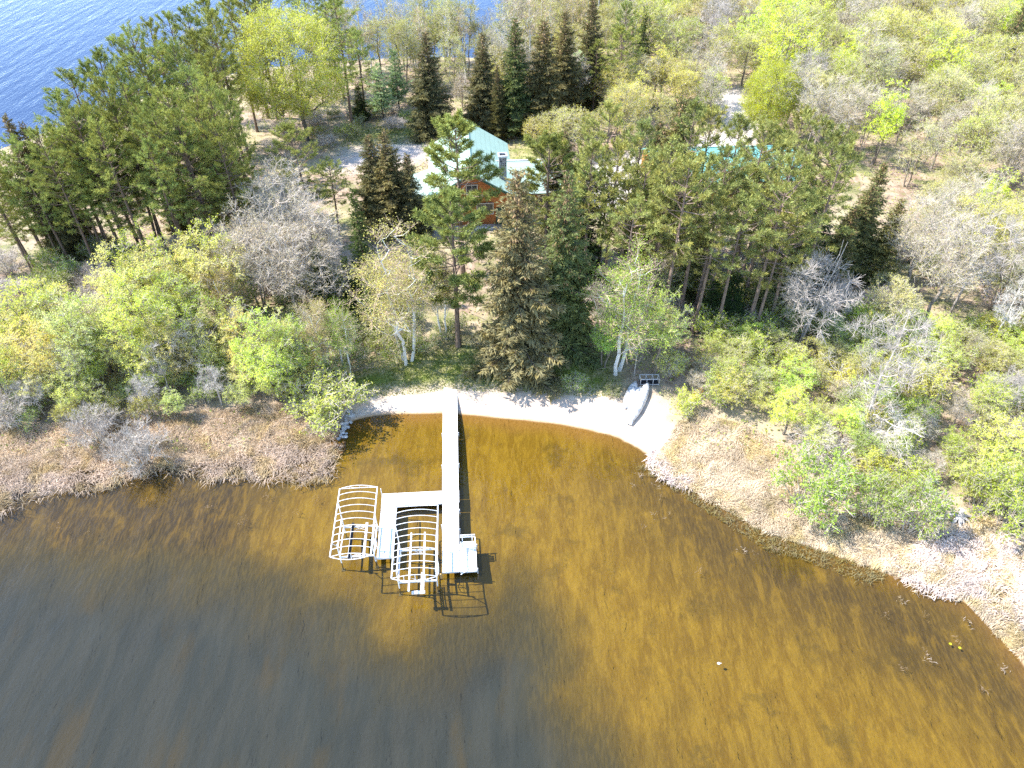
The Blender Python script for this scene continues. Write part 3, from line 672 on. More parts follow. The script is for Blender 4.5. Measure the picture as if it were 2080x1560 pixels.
# ------------------------------------------------------------------ dock, lifts, canoes
DA = math.radians(3.8); DO = G(914, 996, .45)
def dk(u, v, z): return (DO[0]+u*math.cos(DA)-v*math.sin(DA), DO[1]+u*math.sin(DA)+v*math.cos(DA), z)
def build_dock():
    o = empty('dock', (DO[0], DO[1], 0), DA)
    tag(o, 'long white U-shaped dock running from the sandy beach out into the lake', 'dock')
    runs = [(-.59, 6.02, .64, 11.93, .45), (-.59, .02, .65, 5.99, .45), (-.58, -1.18, .67, -.01, .45), (-.55, -4.78, .64, -1.21, .45), (-.55, -7.08, .64, -4.81, .45),
            (-3.92, -1.18, -.60, 0, .45), (-5.05, -1.18, -3.94, 0, .45), (-5.04, -5.67, -3.95, -1.21, .45), (.66, -7.12, 1.82, -4.86, .45)]
    for (a, b, c, d, z) in runs:
        g = Geo()
        w, l = c-a, d-b
        # two panels of planks with a shadow gap, over a frame
        box(g, ((a+c)/2, (b+d)/2, z-.11), (w-.04, l-.04, .14), 0, 1)
        if l > w:
            cuts = [a, (a+c)/2, c]
            for i in range(2): box(g, ((cuts[i]+cuts[i+1])/2, (b+d)/2, z-.02), (w/2-.022, l, .04), 0, 0)
            k = int(l/.15)
            gg = [b+l*i/max(1, int(l/2.4)) for i in range(1, max(1, int(l/2.4)))]
            for y in gg: box(g, ((a+c)/2, y, z+.001), (w*.98, .012, .006), 0, 2)
        else:
            cuts = [b, (b+d)/2, d]
            for i in range(2): box(g, ((a+c)/2, (cuts[i]+cuts[i+1])/2, z-.02), (w, l/2-.012, .04), 0, 0)
        box(g, ((a+c)/2, (b+d)/2, z-.03), (w-.06, l-.02, .02), 0, 2)
        part('deck_section', g, [M['deck'], M['dockside'], M['deckgap']], o)
    for (u, v, top) in [(-.62, 10.5, .42), (.67, 10.5, .42), (-.64, 6, .42), (.69, 6, .42), (-.64, 2.6, .42), (.69, 2.6, .5), (-5.1, .08, .95), (-5.1, -3, .5), (-3.88, -5.6, .48), (-5.09, -5.6, .48), (.69, -1.9, .55), (-.6, -3.2, .55), (.69, -3.6, .5), (1.86, -7.0, .58), (1.86, -5.0, .5)]:
        g = Geo(); w = dk(u, v, 0); zb = min(hz(w[0], w[1])-.1, -.1)
        g.segs([[u, v, zb]], [[u, v, top]], .03, .03, 8); box(g, (u, v, top+.005), (.05, .05, .01)); part('post', g, [M['alu']], o)
    g = Geo(); box(g, (-.62, -7.2, .12), (.14, .14, .6)); part('wooden_post', g, [M['wood']], o)
    g = Geo(); a = np.linspace(0, 2*math.pi, 17)[:-1]
    V = [[-4.64+.11*math.cos(t), -5.15+.2*math.sin(t), .458] for t in a]; V2 = [[x, y, z+.03] for x, y, z in V]
    g.quads(V+V2, [[i, (i+1) % 16, (i+1) % 16+16, i+16] for i in range(16)]); g.quads(V2, [[0, i, i+1, i+2] for i in range(1, 14, 2)]+[[0, 13, 14, 15]])
    part('mooring_pad', g, [M['blue']], o)
    g = Geo(); tube_path(g, [(.72, -7.3, .40), (1.0, -7.16, .5), (1.75, -7.14, .5)], np.array([.03, .03, .03]), 6); part('hand_rail', g, [M['alu']], o)
    # bench on the side platform, looking out over the lake
    b = empty('bench', dk(.66, -4.9, .45), DA); tag(b, 'white slatted bench with low back on the end platform of the dock', 'bench')
    def bx(nm, c, s, m='deck', tilt=None):
        g = Geo(); box(g, c, s, 0, 0, tilt); return part(nm, g, [M[m]], b)
    g = Geo()
    for i in range(4): box(g, (.6, -.16-.125*i, .43), (1.08, .105, .035))
    part('seat', g, [M['deck']], b)
    for z in (.66, .82): bx('back_slat', (.58, .11+(z-.6)*.25, z), (1.06, .03, .10))
    for x in (.22, .9):
        g = Geo(); g.segs([[x, -.02, .40]], [[x, .19, .86]], .025, .025, 6); part('back_post', g, [M['alu']], b)
    for x in (.16, 1.0):
        for y in (-.12, -.54):
            g = Geo(); g.segs([[x, y, 0]], [[x, y, .415]], .025, .025, 6); part('leg', g, [M['alu']], b)
    bx('armrest', (1.1, -.2, .62), (.05, .62, .03)); [part('armrest_post', gg, [M['alu']], b) for gg in [seg1((1.1, yy, .42), (1.1, yy, .61), .02) for yy in (-.48, .06)]]

def build_lift(u0, u1, v0, v1, hoops, base0, base1, label, kind):
    """open boat lift with a hooped canopy frame: u across, v along"""
    o = empty('boat_lift', dk((u0+u1)/2, (v0+v1)/2, 0), DA); tag(o, label, 'boat lift', 'boat lifts beside the dock')
    W = (u1-u0)/2; Lh = (v1-v0)/2; z = 2.85; r = .034
    for s in (-1, 1):
        g = Geo(); g.segs([[s*W, -Lh, z]], [[s*W, Lh, z]], .045, .045, 8); part('side_rail', g, [M['alu']], o)
    for i in range(hoops):
        v = -Lh+2*Lh*i/(hoops-1); g = Geo(); t = np.linspace(-1, 1, 11)
        pts = np.stack([t*W, 0*t+v, z+.30*(1-t*t)], -1); tube_path(g, pts, np.full(11, .022), 6); part('hoop', g, [M['alu']], o)
    # bowed end frames
    for v, n in ((-Lh, 3), (Lh, 3)):
        g = Geo(); t = np.linspace(-1, 1, 11); sg = -1 if v < 0 else 1
        pts = np.stack([t*W, v+sg*.16*(1-t*t), z-.16*(1-t*t)], -1); tube_path(g, pts, np.full(11, .03), 6)
        for k in (-.45, .05, .5):
            q = 1-k*k; g.segs([[k*W, v+sg*.16*q, z-.16*q]], [[k*W, v, z+.30*q]], .02, .02, 6)
        part('end_frame', g, [M['alu']], o)
    cb0 = base0-(v0+v1)/2; cb1 = base1-(v0+v1)/2
    bw = W-.16
    for s in (-1, 1):
        for v in (cb0, cb1):
            g = Geo(); w = dk((u0+u1)/2+s*bw, (v0+v1)/2+v, 0); zb = hz(w[0], w[1])
            lg = part('leg', seg1((s*bw, v, .06), (s*bw, v, 2.25), .042), [M['alu']], o); g.segs([[s*bw, v, zb-.05]], [[s*bw, v, .06]], .034, .034, 8); box(g, (s*bw, v, zb+.02), (.24, .24, .04)); part('foot', g, [M['algae']], lg)
            g = Geo(); tube_path(g, [(s*bw, v, 2.0), (s*(W-.02), v+(.5 if v < 0 else .75)*(1 if v == cb1 else -1)*.8, z)], np.array([.028, .028]), 6); part('brace', g, [M['alu']], o)
        for zz, dx in ((.82, .0), (1.75, .0)):
            g = Geo(); box(g, (s*bw+dx, (cb0+cb1)/2, zz), (.07, cb1-cb0+.1, .09)); part('side_beam', g, [M['alu']], o)
    for v in (cb0, cb1):
        g = Geo(); box(g, (0, v, .72), (2*bw, .09, .10)); part('cross_beam', g, [M['alu']], o)
    g = Geo(); P = [(-.35, 0), (.35, 0)]
    for v in (cb0+.15, cb1-.15):
        for q in (-1, 1): part('cable', seg1((-.45, v-.14*q, .68), (.45, v+.14*q, .68), .012), [M['alu']], o)
    if kind == 'dark':
        g = Geo(); box(g, (-.52, (cb0+cb1)/2, .84), (.16, cb1-cb0+.45, .14)); part('bunk', g, [M['black']], o)['label'] = 'black carpeted bunk'
        g = Geo(); box(g, (-.62, (cb0+cb1)/2-.05, .79), (.03, cb1-cb0+.2, .08)); part('bunk_rail', g, [M['alu']], o)
        g = Geo(); box(g, (.46, (cb0+cb1)/2, .84), (.16, cb1-cb0+.4, .12)); part('bunk', g, [M['bunk']], o)['label'] = 'grey weathered bunk'
    else:
        c = (u0+u1)/2; vc = (v0+v1)/2
        for u in (-2.64, -1.70):
            g = Geo(); box(g, (u-c, (-4.26-8.9)/2-vc, 1.22), (.10, 4.6, .10)); part('bunk', g, [M['alu']], o)
            [part('bunk_post', seg1((u-c, q, .72), (u-c, q, 1.2), .03), [M['alu']], o) for q in (cb0, cb1)]
        g = Geo(); box(g, ((-2.44-1.66)/2-c, -8.76-vc, .86), (.86, .2, .10)); part('motor_stop', g, [M['deck']], o)
        g = Geo(); box(g, (-2.33-c, -8.76-vc, .875), (.1, .21, .10)); part('stop_pad', g, [M['bunk']], o)
        g = Geo(); box(g, (-1.87-c, -8.0-vc, .88), (.06, 1.45, .07)); box(g, (-1.74-c, -8.0-vc, .9), (.06, 1.5, .05)); part('stop_arm', g, [M['alu']], o)
    # winch wheel panel
    wx = bw+.10 if kind == 'dark' else bw+.12
    g = Geo(); a = np.linspace(0, 2*math.pi, 19); v = cb0+.55
    pts = np.stack([0*a+wx, v+.42*np.cos(a), 1.3+.42*np.sin(a)], -1); tube_path(g, pts, np.full(19, .022), 6)
    for k in range(3): t = k*math.pi/3; g.segs([[wx, v-.42*math.cos(t), 1.3-.42*math.sin(t)]], [[wx, v+.42*math.cos(t), 1.3+.42*math.sin(t)]], .015, .015, 5)
    g.segs([[bw, v, 1.3]], [[wx, v, 1.3]], .03, .03, 6); g.segs([[bw, v, .78]], [[bw, v, 1.75]], .03, .03, 6); part('winch_wheel', g, [M['alu']], o)

def canoe_mat():
    m, t = nt('scuffed_aluminium'); n = N(t); p = objc(n)
    f = n.noise(n.mapping(p, (2.5, .9, 2)), 1.6, 6, .65)
    c = n.mix(n.ramp(f, .35, .62), (.40, .41, .43), (.80, .80, .80))
    c = n.mix(n.math('MULTIPLY', n.ramp(n.noise(p, 4.5, 4), .56, .7), .6), c, (.18, .19, .2))
    b = n.n('ShaderNodeBsdfPrincipled', {'Base Color': c, 'Roughness': .5, 'Metallic': .15}); n.out(b.outputs[0]); return m
def build_canoe(p0, p1, width, depth, label, z0=.0, transom=False):
    """upturned hull from bow p0 to stern p1 (world xy)"""
    p0 = np.array(p0); p1 = np.array(p1); c = (p0+p1)/2; L = np.linalg.norm(p1-p0)
    zs = hz(*c)
    o = empty('canoe', (c[0], c[1], zs+z0), math.atan2((p0-p1)[1], (p0-p1)[0])); tag(o, label, 'canoe', 'upturned canoes on the beach')
    dz = (hz(*p0)-hz(*p1))/L; o.rotation_euler = (0, -math.atan(dz), o.rotation_euler.z)
    g = Geo(); n = 25; m = 13; V = []
    for i in range(n):
        s = -1+2*i/(n-1); f = (1-abs(s)**2.3)
        if transom and s < -.2: f = max(f, .42)
        w = width/2*f**.8; d = depth*(.72+.28*(1-abs(s)**3)); sh = -.0
        e = .18*abs(s)**6
        for j in range(m):
            a = math.pi*j/(m-1); y = w*math.copysign(abs(math.cos(a))**.75, math.cos(a)); zz = d*abs(math.sin(a))**.62
            V.append([s*L/2, y, .06+zz-(e if 0 < j < m-1 else 0)])
    q = [[i*m+j, (i+1)*m+j, (i+1)*m+j+1, i*m+j+1] for i in range(n-1) for j in range(m-1)]
    g.quads(V, q)
    if transom: g.quads([V[j] for j in range(m)], [[0, j, j+1, j+2] for j in range(1, m-2, 2)])
    hull = part('hull', g, [M['canoe']], o, True)
    md = hull.modifiers.new('thickness', 'SOLIDIFY'); md.thickness = .012
    g = Geo(); k = [[-1+2*i/(n-1)] for i in range(n)]
    for sgn in (0, m-1):
        pts = np.array([V[i*m+sgn] for i in range(n)]); tube_path(g, pts, np.full(n, .022), 6)
    part('gunwale', g, [M['alu']], o)
    g = Geo(); pts = np.array([V[i*m+m//2] for i in range(1, n-1)])+np.array([0, 0, .012]); tube_path(g, pts, np.full(n-2, .015), 6); part('keel', g, [M['alu']], o)

def rock_mesh(seed):
    bm = bmesh.new(); bmesh.ops.create_icosphere(bm, subdivisions=2, radius=1); r = random.Random(seed)
    ax = [Vector((r.gauss(0, 1), r.gauss(0, 1), r.gauss(0, 1))).normalized() for _ in range(9)]; cut = [r.uniform(.55, .95) for _ in ax]
    for v in bm.verts:
        for a, c in zip(ax, cut):
            d = v.co.dot(a)
            if d > c: v.co -= a*(d-c)
    me = bpy.data.meshes.new('rock'); bm.to_mesh(me); bm.free(); me.materials.append(M['rock']); return me

def small_things():
    M['canoe'] = canoe_mat(); M['rock'] = simple('grey_rock', (.42, .42, .43), .9, 0, .3, 2.5, .5)
    A = lambda px, py, z=.6: G(px, py, z)
    build_canoe(A(1292, 776, .9), A(1269, 831, .6), .88, .34, 'shorter grey canoe lying upturned, on the lawn side of the canoe group', .02)
    build_canoe(A(1302.5, 786, .9), A(1277, 834, .6), .8, .30, 'middle upturned canoe wedged between the two other canoes, mostly hidden', .02)
    build_canoe(A(1317, 780, 1.0), A(1277, 861, .5), .98, .40, 'longest scuffed silver canoe lying upturned on the sand, nearest the bushes', .10, True)
    # boat rack
    x, y = G(1318, 777, 1.0); o = empty('rack', (x, y, hz(x, y)), .02); tag(o, 'low grey metal rack of square cells behind the upturned canoes', 'rack')
    M['rackm'] = simple('grey_rack_metal', (.42, .43, .45), .6)
    for zz in (.15, .75):
        for yy in (-.3, .3):
            g = Geo(); g.segs([[-.8, yy, zz]], [[.8, yy, zz]], .03, .03, 6); part('rail', g, [M['rackm']], o)
    for xx in (-.8, -.27, .27, .8):
        for yy in (-.3, .3):
            g = Geo(); g.segs([[xx, yy, -.05]], [[xx, yy, .8]], .03, .03, 6); part('upright', g, [M['rackm']], o)
    for xx in (-.8, -.27, .27, .8):
        g = Geo(); g.segs([[xx, -.3, .75]], [[xx, .3, .75]], .025, .025, 6); part('cross_bar', g, [M['rackm']], o)
    g = Geo(); box(g, (0, 0, .14), (1.55, .55, .03)); part('shelf', g, [M['black']], o)
    # kayak in the bushes
    M['yel'] = simple('yellow_plastic', (.75, .42, .02), .45); M['wht'] = simple('white_plastic', (.75, .75, .74), .45)
    p0 = np.array(G(1424, 796, .9)); p1 = np.array(G(1402, 824, .7)); c = (p0+p1)/2
    k = empty('kayak', (c[0], c[1], hz(*c)+.12), math.atan2((p0-p1)[1], (p0-p1)[0])); tag(k, 'yellow and white kayak half hidden under the shoreline bushes', 'kayak')
    for nm, z0, z1, mt in (('deck', .18, .34, 'yel'), ('hull', -.1, .18, 'wht')):
        g = Geo(); n = 15; V = []
        for i in range(n):
            s = -1+2*i/(n-1); w = .36*(1-abs(s)**2.2)**.8
            for j in range(9):
                a = math.pi*j/8; V.append([s*1.25, w*math.cos(a), (.18+(z1-.18)*math.sin(a)) if mt == 'yel' else (.18+(z0-.18)*math.sin(a))])
        g.quads(V, [[i*9+j, (i+1)*9+j, (i+1)*9+j+1, i*9+j+1] for i in range(n-1) for j in range(8)]); part(nm, g, [M[mt]], k, True)
    g = Geo(); a = np.linspace(0, 6.283, 17); tube_path(g, np.stack([.42*np.cos(a), .22*np.sin(a), 0*a+.34], -1), np.full(17, .03), 6); part('cockpit_rim', g, [M['black']], k)
    # rock groyne at the left end of the beach
    rms = [rock_mesh(i) for i in range(5)]; rr = random.Random(3)
    for i in range(34):
        f = i/33; px = 712-24*f+rr.gauss(0, 5); py = 838+52*f+rr.gauss(0, 3); x, y = G(px, py, .1)
        s = rr.uniform(.13, .27); z = max(hz(x, y), -.12)
        o = link(bpy.data.objects.new('rock', rms[i % 5])); o.location = (x, y, z+s*.35); o.scale = (s, s*rr.uniform(.7, 1), s*.75); o.rotation_euler = (rr.uniform(-.3, .3), rr.uniform(-.3, .3), rr.uniform(0, 6.3))
        tag(o, 'grey rock in the short line of rocks at the left end of the beach', 'rock', 'rocks edging the left end of the beach')
    M['rockb'] = simple('sunken_brown_stone', (.30, .15, .05), .9, 0, .3, 3)
    for i in range(14):
        px = 694+rr.gauss(0, 5); py = 905+rr.gauss(0, 12); x, y = G(px, py, -.15); s = rr.uniform(.12, .24)
        me = rms[i % 5].copy(); me.materials.clear(); me.materials.append(M['rockb'])
        o = link(bpy.data.objects.new('stone', me)); o.location = (x, y, hz(x, y)+s*.2); o.scale = (s, s, s*.6); o.rotation_euler = (0, 0, rr.uniform(0, 6))
        tag(o, 'sunken rusty brown stone in the shallow water below the grey rocks', 'stone', 'sunken stones below the rock line')
    # floats and lily leaves
    x, y = G(1460, 1348); o = empty('float', (x, y, 0)); tag(o, 'tiny white float drifting alone in the golden brown bay', 'float')
    g = Geo(); t = np.linspace(-1, 1, 7); pr = np.sqrt(np.clip(1-t*t, .02, 1))*.08; tube_path(g, np.stack([t*.11, 0*t, 0*t+.03], -1), pr, 8); part('body', g, [M['wht']], o, True)
    g = Geo(); g.segs([[.11, 0, .04]], [[.16, 0, .07]], .015, .015, 6); part('eyelet', g, [M['alu']], o)
    for px, py, lb in ((1930, 1308, 'upper one of two small yellow leaves floating off the right shore'), (1949, 1316, 'lower one of two small yellow leaves floating off the right shore')):
        x, y = G(px, py); g = Geo(); a = np.linspace(.3, 6.0, 13)
        V = [[0, 0, .02]]+[[.10*math.cos(t), .08*math.sin(t), .02+.02*math.cos(2*t)] for t in a]
        g.quads(V, [[0, i, i+1, i+2] for i in range(1, 12, 2)]); o = part('floating_leaf', g, [M['leaf']], None, False, (.62, .62, .05)); o.location = (x, y, .01); tag(o, lb, 'leaf', 'yellow floating leaves')

# ------------------------------------------------------------------ buildings
def roofmat(name, c):
    m, t = nt(name); n = N(t); p = objc(n)
    w = n.n('ShaderNodeTexWave', {'Scale': 1.0, 'Distortion': 0.0}, bands_direction='Y' if name.endswith('rib') else 'X'); t.links.new(n.mapping(p, (.55, .55, .55)), w.inputs['Vector'])
    base = n.mix(n.ramp(n.noise(p, .8, 4), .3, .7), tuple(v*.93 for v in c), c)
    base = n.mix(n.math('MULTIPLY', n.ramp(w.outputs[1], .9, .99), .35), base, tuple(v*.6 for v in c))
    b = n.n('ShaderNodeBsdfPrincipled', {'Base Color': base, 'Roughness': .42, 'Metallic': .0, 'Specular IOR Level': .6}); n.out(b.outputs[0]); return m
def logmat():
    m, t = nt('orange_log_siding'); n = N(t); p = objc(n)
    z = n.n('ShaderNodeSeparateXYZ', {0: p}).outputs[2]
    f = n.math('FRACT', n.math('MULTIPLY', z, 4.5))
    c = n.mix(n.ramp(n.noise(p, 1.5, 4), .3, .7), (.42, .125, .028), (.56, .19, .05))
    c = n.mix(n.math('MULTIPLY', n.ramp(f, .82, .95), .75), c, (.08, .03, .015))
    n.out(n.n('ShaderNodeBsdfPrincipled', {'Base Color': c, 'Roughness': .6}).outputs[0]); return m

def gable_house(o, W, L, ze, zr, ov, mats, gz):
    """gable end at y=0 facing the lake, ridge along +y; local origin on the ground below the front of the ridge"""
    sl = (zr-ze)/W; wi = W-ov; zw = zr-.14-sl*wi
    g = Geo(); hexa(g, [(-wi, .7, -.3), (wi, .7, -.3), (wi, L-.5, -.3), (-wi, L-.5, -.3), (-wi, .7, zw), (wi, .7, zw), (wi, L-.5, zw), (-wi, L-.5, zw)])
    wall = part('wall', g, [mats['log']], o)
    for y in (.7, L-.5):
        g = Geo(); zt = zr-.14-.02; d = .12
        hexa(g, [(-wi, y-d*(y < 2), zw), (wi, y-d*(y < 2), zw), (wi, y+d*(y > 2), zw), (-wi, y+d*(y > 2), zw), (-.02, y-d*(y < 2), zt), (.02, y-d*(y < 2), zt), (.02, y+d*(y > 2), zt), (-.02, y+d*(y > 2), zt)])
        part('gable', g, [mats['log']], o)
    rf = []
    for s in (-1, 1):
        g = Geo(); slab(g, [(s*W, 0, ze), (s*W, L, ze), (0, L, zr), (0, 0, zr)], .12); rf.append(part('roof', g, [mats['roof']], o))
        g = Geo(); slab(g, [(s*(W+.01), -.06, ze-.11), (s*(W+.01), -.005, ze-.11), (0, -.005, zr-.11), (0, -.06, zr-.11)], .2); part('fascia', g, [mats['trim']], o)
    g = Geo(); g.segs([[0, -.02, zr+.015]], [[0, L+.02, zr+.015]], .09, .09, 6); part('ridge_cap', g, [mats['roof']], o)
    return wall
def window(o, x, y, z, w, h, mats, axis='y'):
    g = Geo()
    for a, b, sx, sz in ((0, h/2, w+.16, .09), (0, -h/2, w+.16, .09), (-w/2, 0, .09, h), (w/2, 0, .09, h), (0, 0, .05, h)): box(g, (x+a, y-.04, z+b), (sx, .08, sz))
    f = part('window', g, [mats['frame']], o)
    g = Geo(); box(g, (x, y-.015, z), (w, .03, h)); part('pane', g, [mats['glass']], f)

def buildings():
    mats = dict(roof=roofmat('pale_green_metal_roof', (.36, .50, .41)), log=logmat(), trim=simple('dark_green_trim', (.03, .085, .06), .5), frame=simple('pale_window_frame', (.55, .5, .42), .6),
                glass=None, stone=None, cap=simple('chimney_cap', (.72, .71, .70), .7))
    m, t = nt('dark_window_glass'); n = N(t); n.out(n.n('ShaderNodeBsdfPrincipled', {'Base Color': (.03, .04, .05, 1), 'Roughness': .05, 'Specular IOR Level': .6}).outputs[0]); mats['glass'] = m
    m, t = nt('chimney_stone'); n = N(t); v = n.n('ShaderNodeTexVoronoi', {'Scale': 4.2}); t.links.new(objc(n), v.inputs['Vector'])
    e = n.n('ShaderNodeTexVoronoi', {'Scale': 4.2}, feature='DISTANCE_TO_EDGE'); t.links.new(objc(n), e.inputs['Vector'])
    c = n.mix(n.n('ShaderNodeSeparateColor', {0: v.outputs['Color']}).outputs[0], (.10, .09, .10), (.30, .27, .28)); c = n.mix(n.ramp(e.outputs[0], .03, .08), (.55, .52, .5), c)
    n.out(n.n('ShaderNodeBsdfPrincipled', {'Base Color': c, 'Roughness': .9}).outputs[0]); mats['stone'] = m
    # --- main cabin
    x0, y0 = -4.35, 71.4; gz = 1.25; o = empty('log_cabin', (x0, y0, gz), math.radians(4.3)); tag(o, 'orange log cabin with a pale green metal roof and stone chimney', 'cabin')
    wall = gable_house(o, 4.85, 14.1, 5.05-gz, 8.0-gz, .55, mats, gz)
    window(o, -1.9, .55, 2.2, 1.5, 1.3, mats); window(o, 1.4, .55, 2.2, 1.8, 1.3, mats); window(o, 0, .55, 4.6, 1.2, 1.0, mats); window(o, -3.4, .68, 1.6, .9, 1.4, mats)
    g = Geo(); box(g, (3.1, .64, 1.15), (1.0, .1, 2.1)); d = part('door', g, [mats['trim']], o); g = Geo(); g.segs([[2.75, .56, 1.1]], [[2.75, .50, 1.1]], .035, .035, 8); part('handle', g, [M['alu']], d)
    # right wing, ridge across
    g = Geo(); hexa(g, [(4.2, 3.6, -.3), (11.2, 3.6, -.3), (11.2, 10.0, -.3), (4.2, 10.0, -.3), (4.2, 3.6, 2.75), (11.2, 3.6, 2.75), (11.2, 10.0, 2.75), (4.2, 10.0, 2.75)]); part('wing_wall', g, [mats['log']], o)
    g = Geo(); hexa(g, [(11.0, 3.6, 2.75), (11.2, 3.6, 2.75), (11.2, 10, 2.75), (11.0, 10, 2.75), (11.0, 6.78, 4.7), (11.2, 6.78, 4.7), (11.2, 6.82, 4.7), (11.0, 6.82, 4.7)]); part('wing_gable', g, [mats['log']], o)
    g = Geo(); slab(g, [(11.6, 2.9, 2.62), (3.6, 2.9, 2.62), (2.0, 6.8, 4.85), (11.6, 6.8, 4.85)], .12); part('wing_roof', g, [roofmat('pale_green_metal_roof_rib', (.36, .48, .41))], o)
    g = Geo(); slab(g, [(2.0, 6.8, 4.85), (11.6, 6.8, 4.85), (11.6, 10.7, 2.62), (3.6, 10.7, 2.62)], .12); part('wing_roof', g, [mats['roof']], o)
    g = Geo(); g.segs([[2.2, 6.8, 4.88]], [[11.65, 6.8, 4.88]], .08, .08, 6); part('ridge_cap', g, [mats['cap']], o)
    window(o, 8.6, 3.58, 1.5, 1.8, 1.2, mats)
    # left lean-to and deck
    g = Geo(); slab(g, [(-7.5, 1.6, 2.35), (-4.3, 1.6, 3.35), (-4.3, 9.0, 3.35), (-7.5, 9.0, 2.35)], .12); part('porch_roof', g, [roofmat('pale_porch_roof', (.38, .50, .45))], o)
    for yy in (1.8, 5.2, 8.7):
        g = Geo(); box(g, (-7.2, yy, 1.0), (.16, .16, 2.4)); part('porch_post', g, [mats['frame']], o)
    g = Geo(); box(g, (-5.9, 1.6, .75), (3.4, 3.6, .16))
    for i in range(8): box(g, (-7.4+i*.43, -.205, .84), (.41, .02, .02))
    part('deck', g, [simple('grey_deck', (.34, .33, .33), .8, 0, .2, 3)], o)
    g = Geo(); rl = simple('grey_railing', (.45, .46, .48), .7)
    box(g, (-5.9, -.2, 1.85), (3.4, .07, .07)); box(g, (-7.58, 1.6, 1.85), (.07, 3.5, .07)); box(g, (-5.9, -.2, 1.35), (3.3, .02, .8))
    for xx in (-7.55, -6.45, -5.35, -4.25): box(g, (xx, -.2, 1.35), (.09, .09, 1.06))
    part('railing', g, [rl], o)
    for xx in (-7.5, -4.3):
        g = Geo(); box(g, (xx, -.1, .2), (.14, .14, .94)); part('deck_post', g, [rl], o)
    # chimney
    ch = (3.55, 2.95)
    g = Geo(); box(g, (ch[0], ch[1], 3.5), (.82, .82, 7.4)); cm = part('chimney', g, [mats['stone']], o)
    g = Geo(); box(g, (ch[0], ch[1]-.44, 7.29), (.98, .12, .22)); box(g, (ch[0], ch[1]+.44, 7.29), (.98, .12, .22)); box(g, (ch[0]-.43, ch[1], 7.29), (.12, .76, .22)); box(g, (ch[0]+.43, ch[1], 7.29), (.12, .76, .22)); part('cap', g, [mats['cap']], cm)
    g = Geo(); box(g, (ch[0], ch[1], 7.22), (.7, .7, .05)); part('flue', g, [M['black']], cm)
    # patio kerb
    a = np.array(G(962, 467, 1.3)); b = np.array(G(1002, 466, 1.3)); g = Geo(); c = (a+b)/2; box(g, (0, 0, .08), (np.linalg.norm(b-a), .18, .22)); k = part('kerb', g, [mats['cap']]); k.location = (c[0], c[1], hz(*c)); tag(k, 'short white kerb edging the patio in front of the log cabin', 'kerb')
    # --- second cabin behind the right-hand pines
    x0, y0 = 16.6, 77.5; o = empty('guest_cabin', (x0, y0, 1.2), math.radians(3)); tag(o, 'low orange cabin with a teal green roof hidden behind pine trees', 'cabin')
    m2 = roofmat('teal_metal_roof', (.16, .40, .36))
    g = Geo(); hexa(g, [(.5, .6, -.3), (17.6, .6, -.3), (17.6, 9.4, -.3), (.5, 9.4, -.3), (.5, .6, 2.7), (17.6, .6, 2.7), (17.6, 9.4, 2.7), (.5, 9.4, 2.7)]); part('wall', g, [mats['log']], o)
    for x in (.5, 17.5):
        g = Geo(); hexa(g, [(x, .6, 2.7), (x+.1, .6, 2.7), (x+.1, 9.4, 2.7), (x, 9.4, 2.7), (x, 4.98, 4.45), (x+.1, 4.98, 4.45), (x+.1, 5.02, 4.45), (x, 5.02, 4.45)]); part('gable', g, [mats['log']], o)
    for q in ([(0, 0, 2.5), (18.1, 0, 2.5), (18.1, 5, 4.6), (0, 5, 4.6)], [(0, 5, 4.6), (18.1, 5, 4.6), (18.1, 10, 2.5), (0, 10, 2.5)]):
        g = Geo(); slab(g, q, .12); part('roof', g, [m2], o)
    g = Geo(); g.segs([[0, 5, 4.62]], [[18.1, 5, 4.62]], .08, .08, 6); part('ridge_cap', g, [m2], o)
    for x in (2.5, 6.5, 11, 15): window(o, x, .58, 1.5, 1.3, 1.1, mats)
    g = Geo(); box(g, (8.8, .56, 1.0), (1.0, .08, 2.1)); d = part('door', g, [mats['trim']], o); g = Geo(); g.segs([[8.45, .5, 1.0]], [[8.45, .44, 1.0]], .035, .035, 8); part('handle', g, [M['alu']], d)
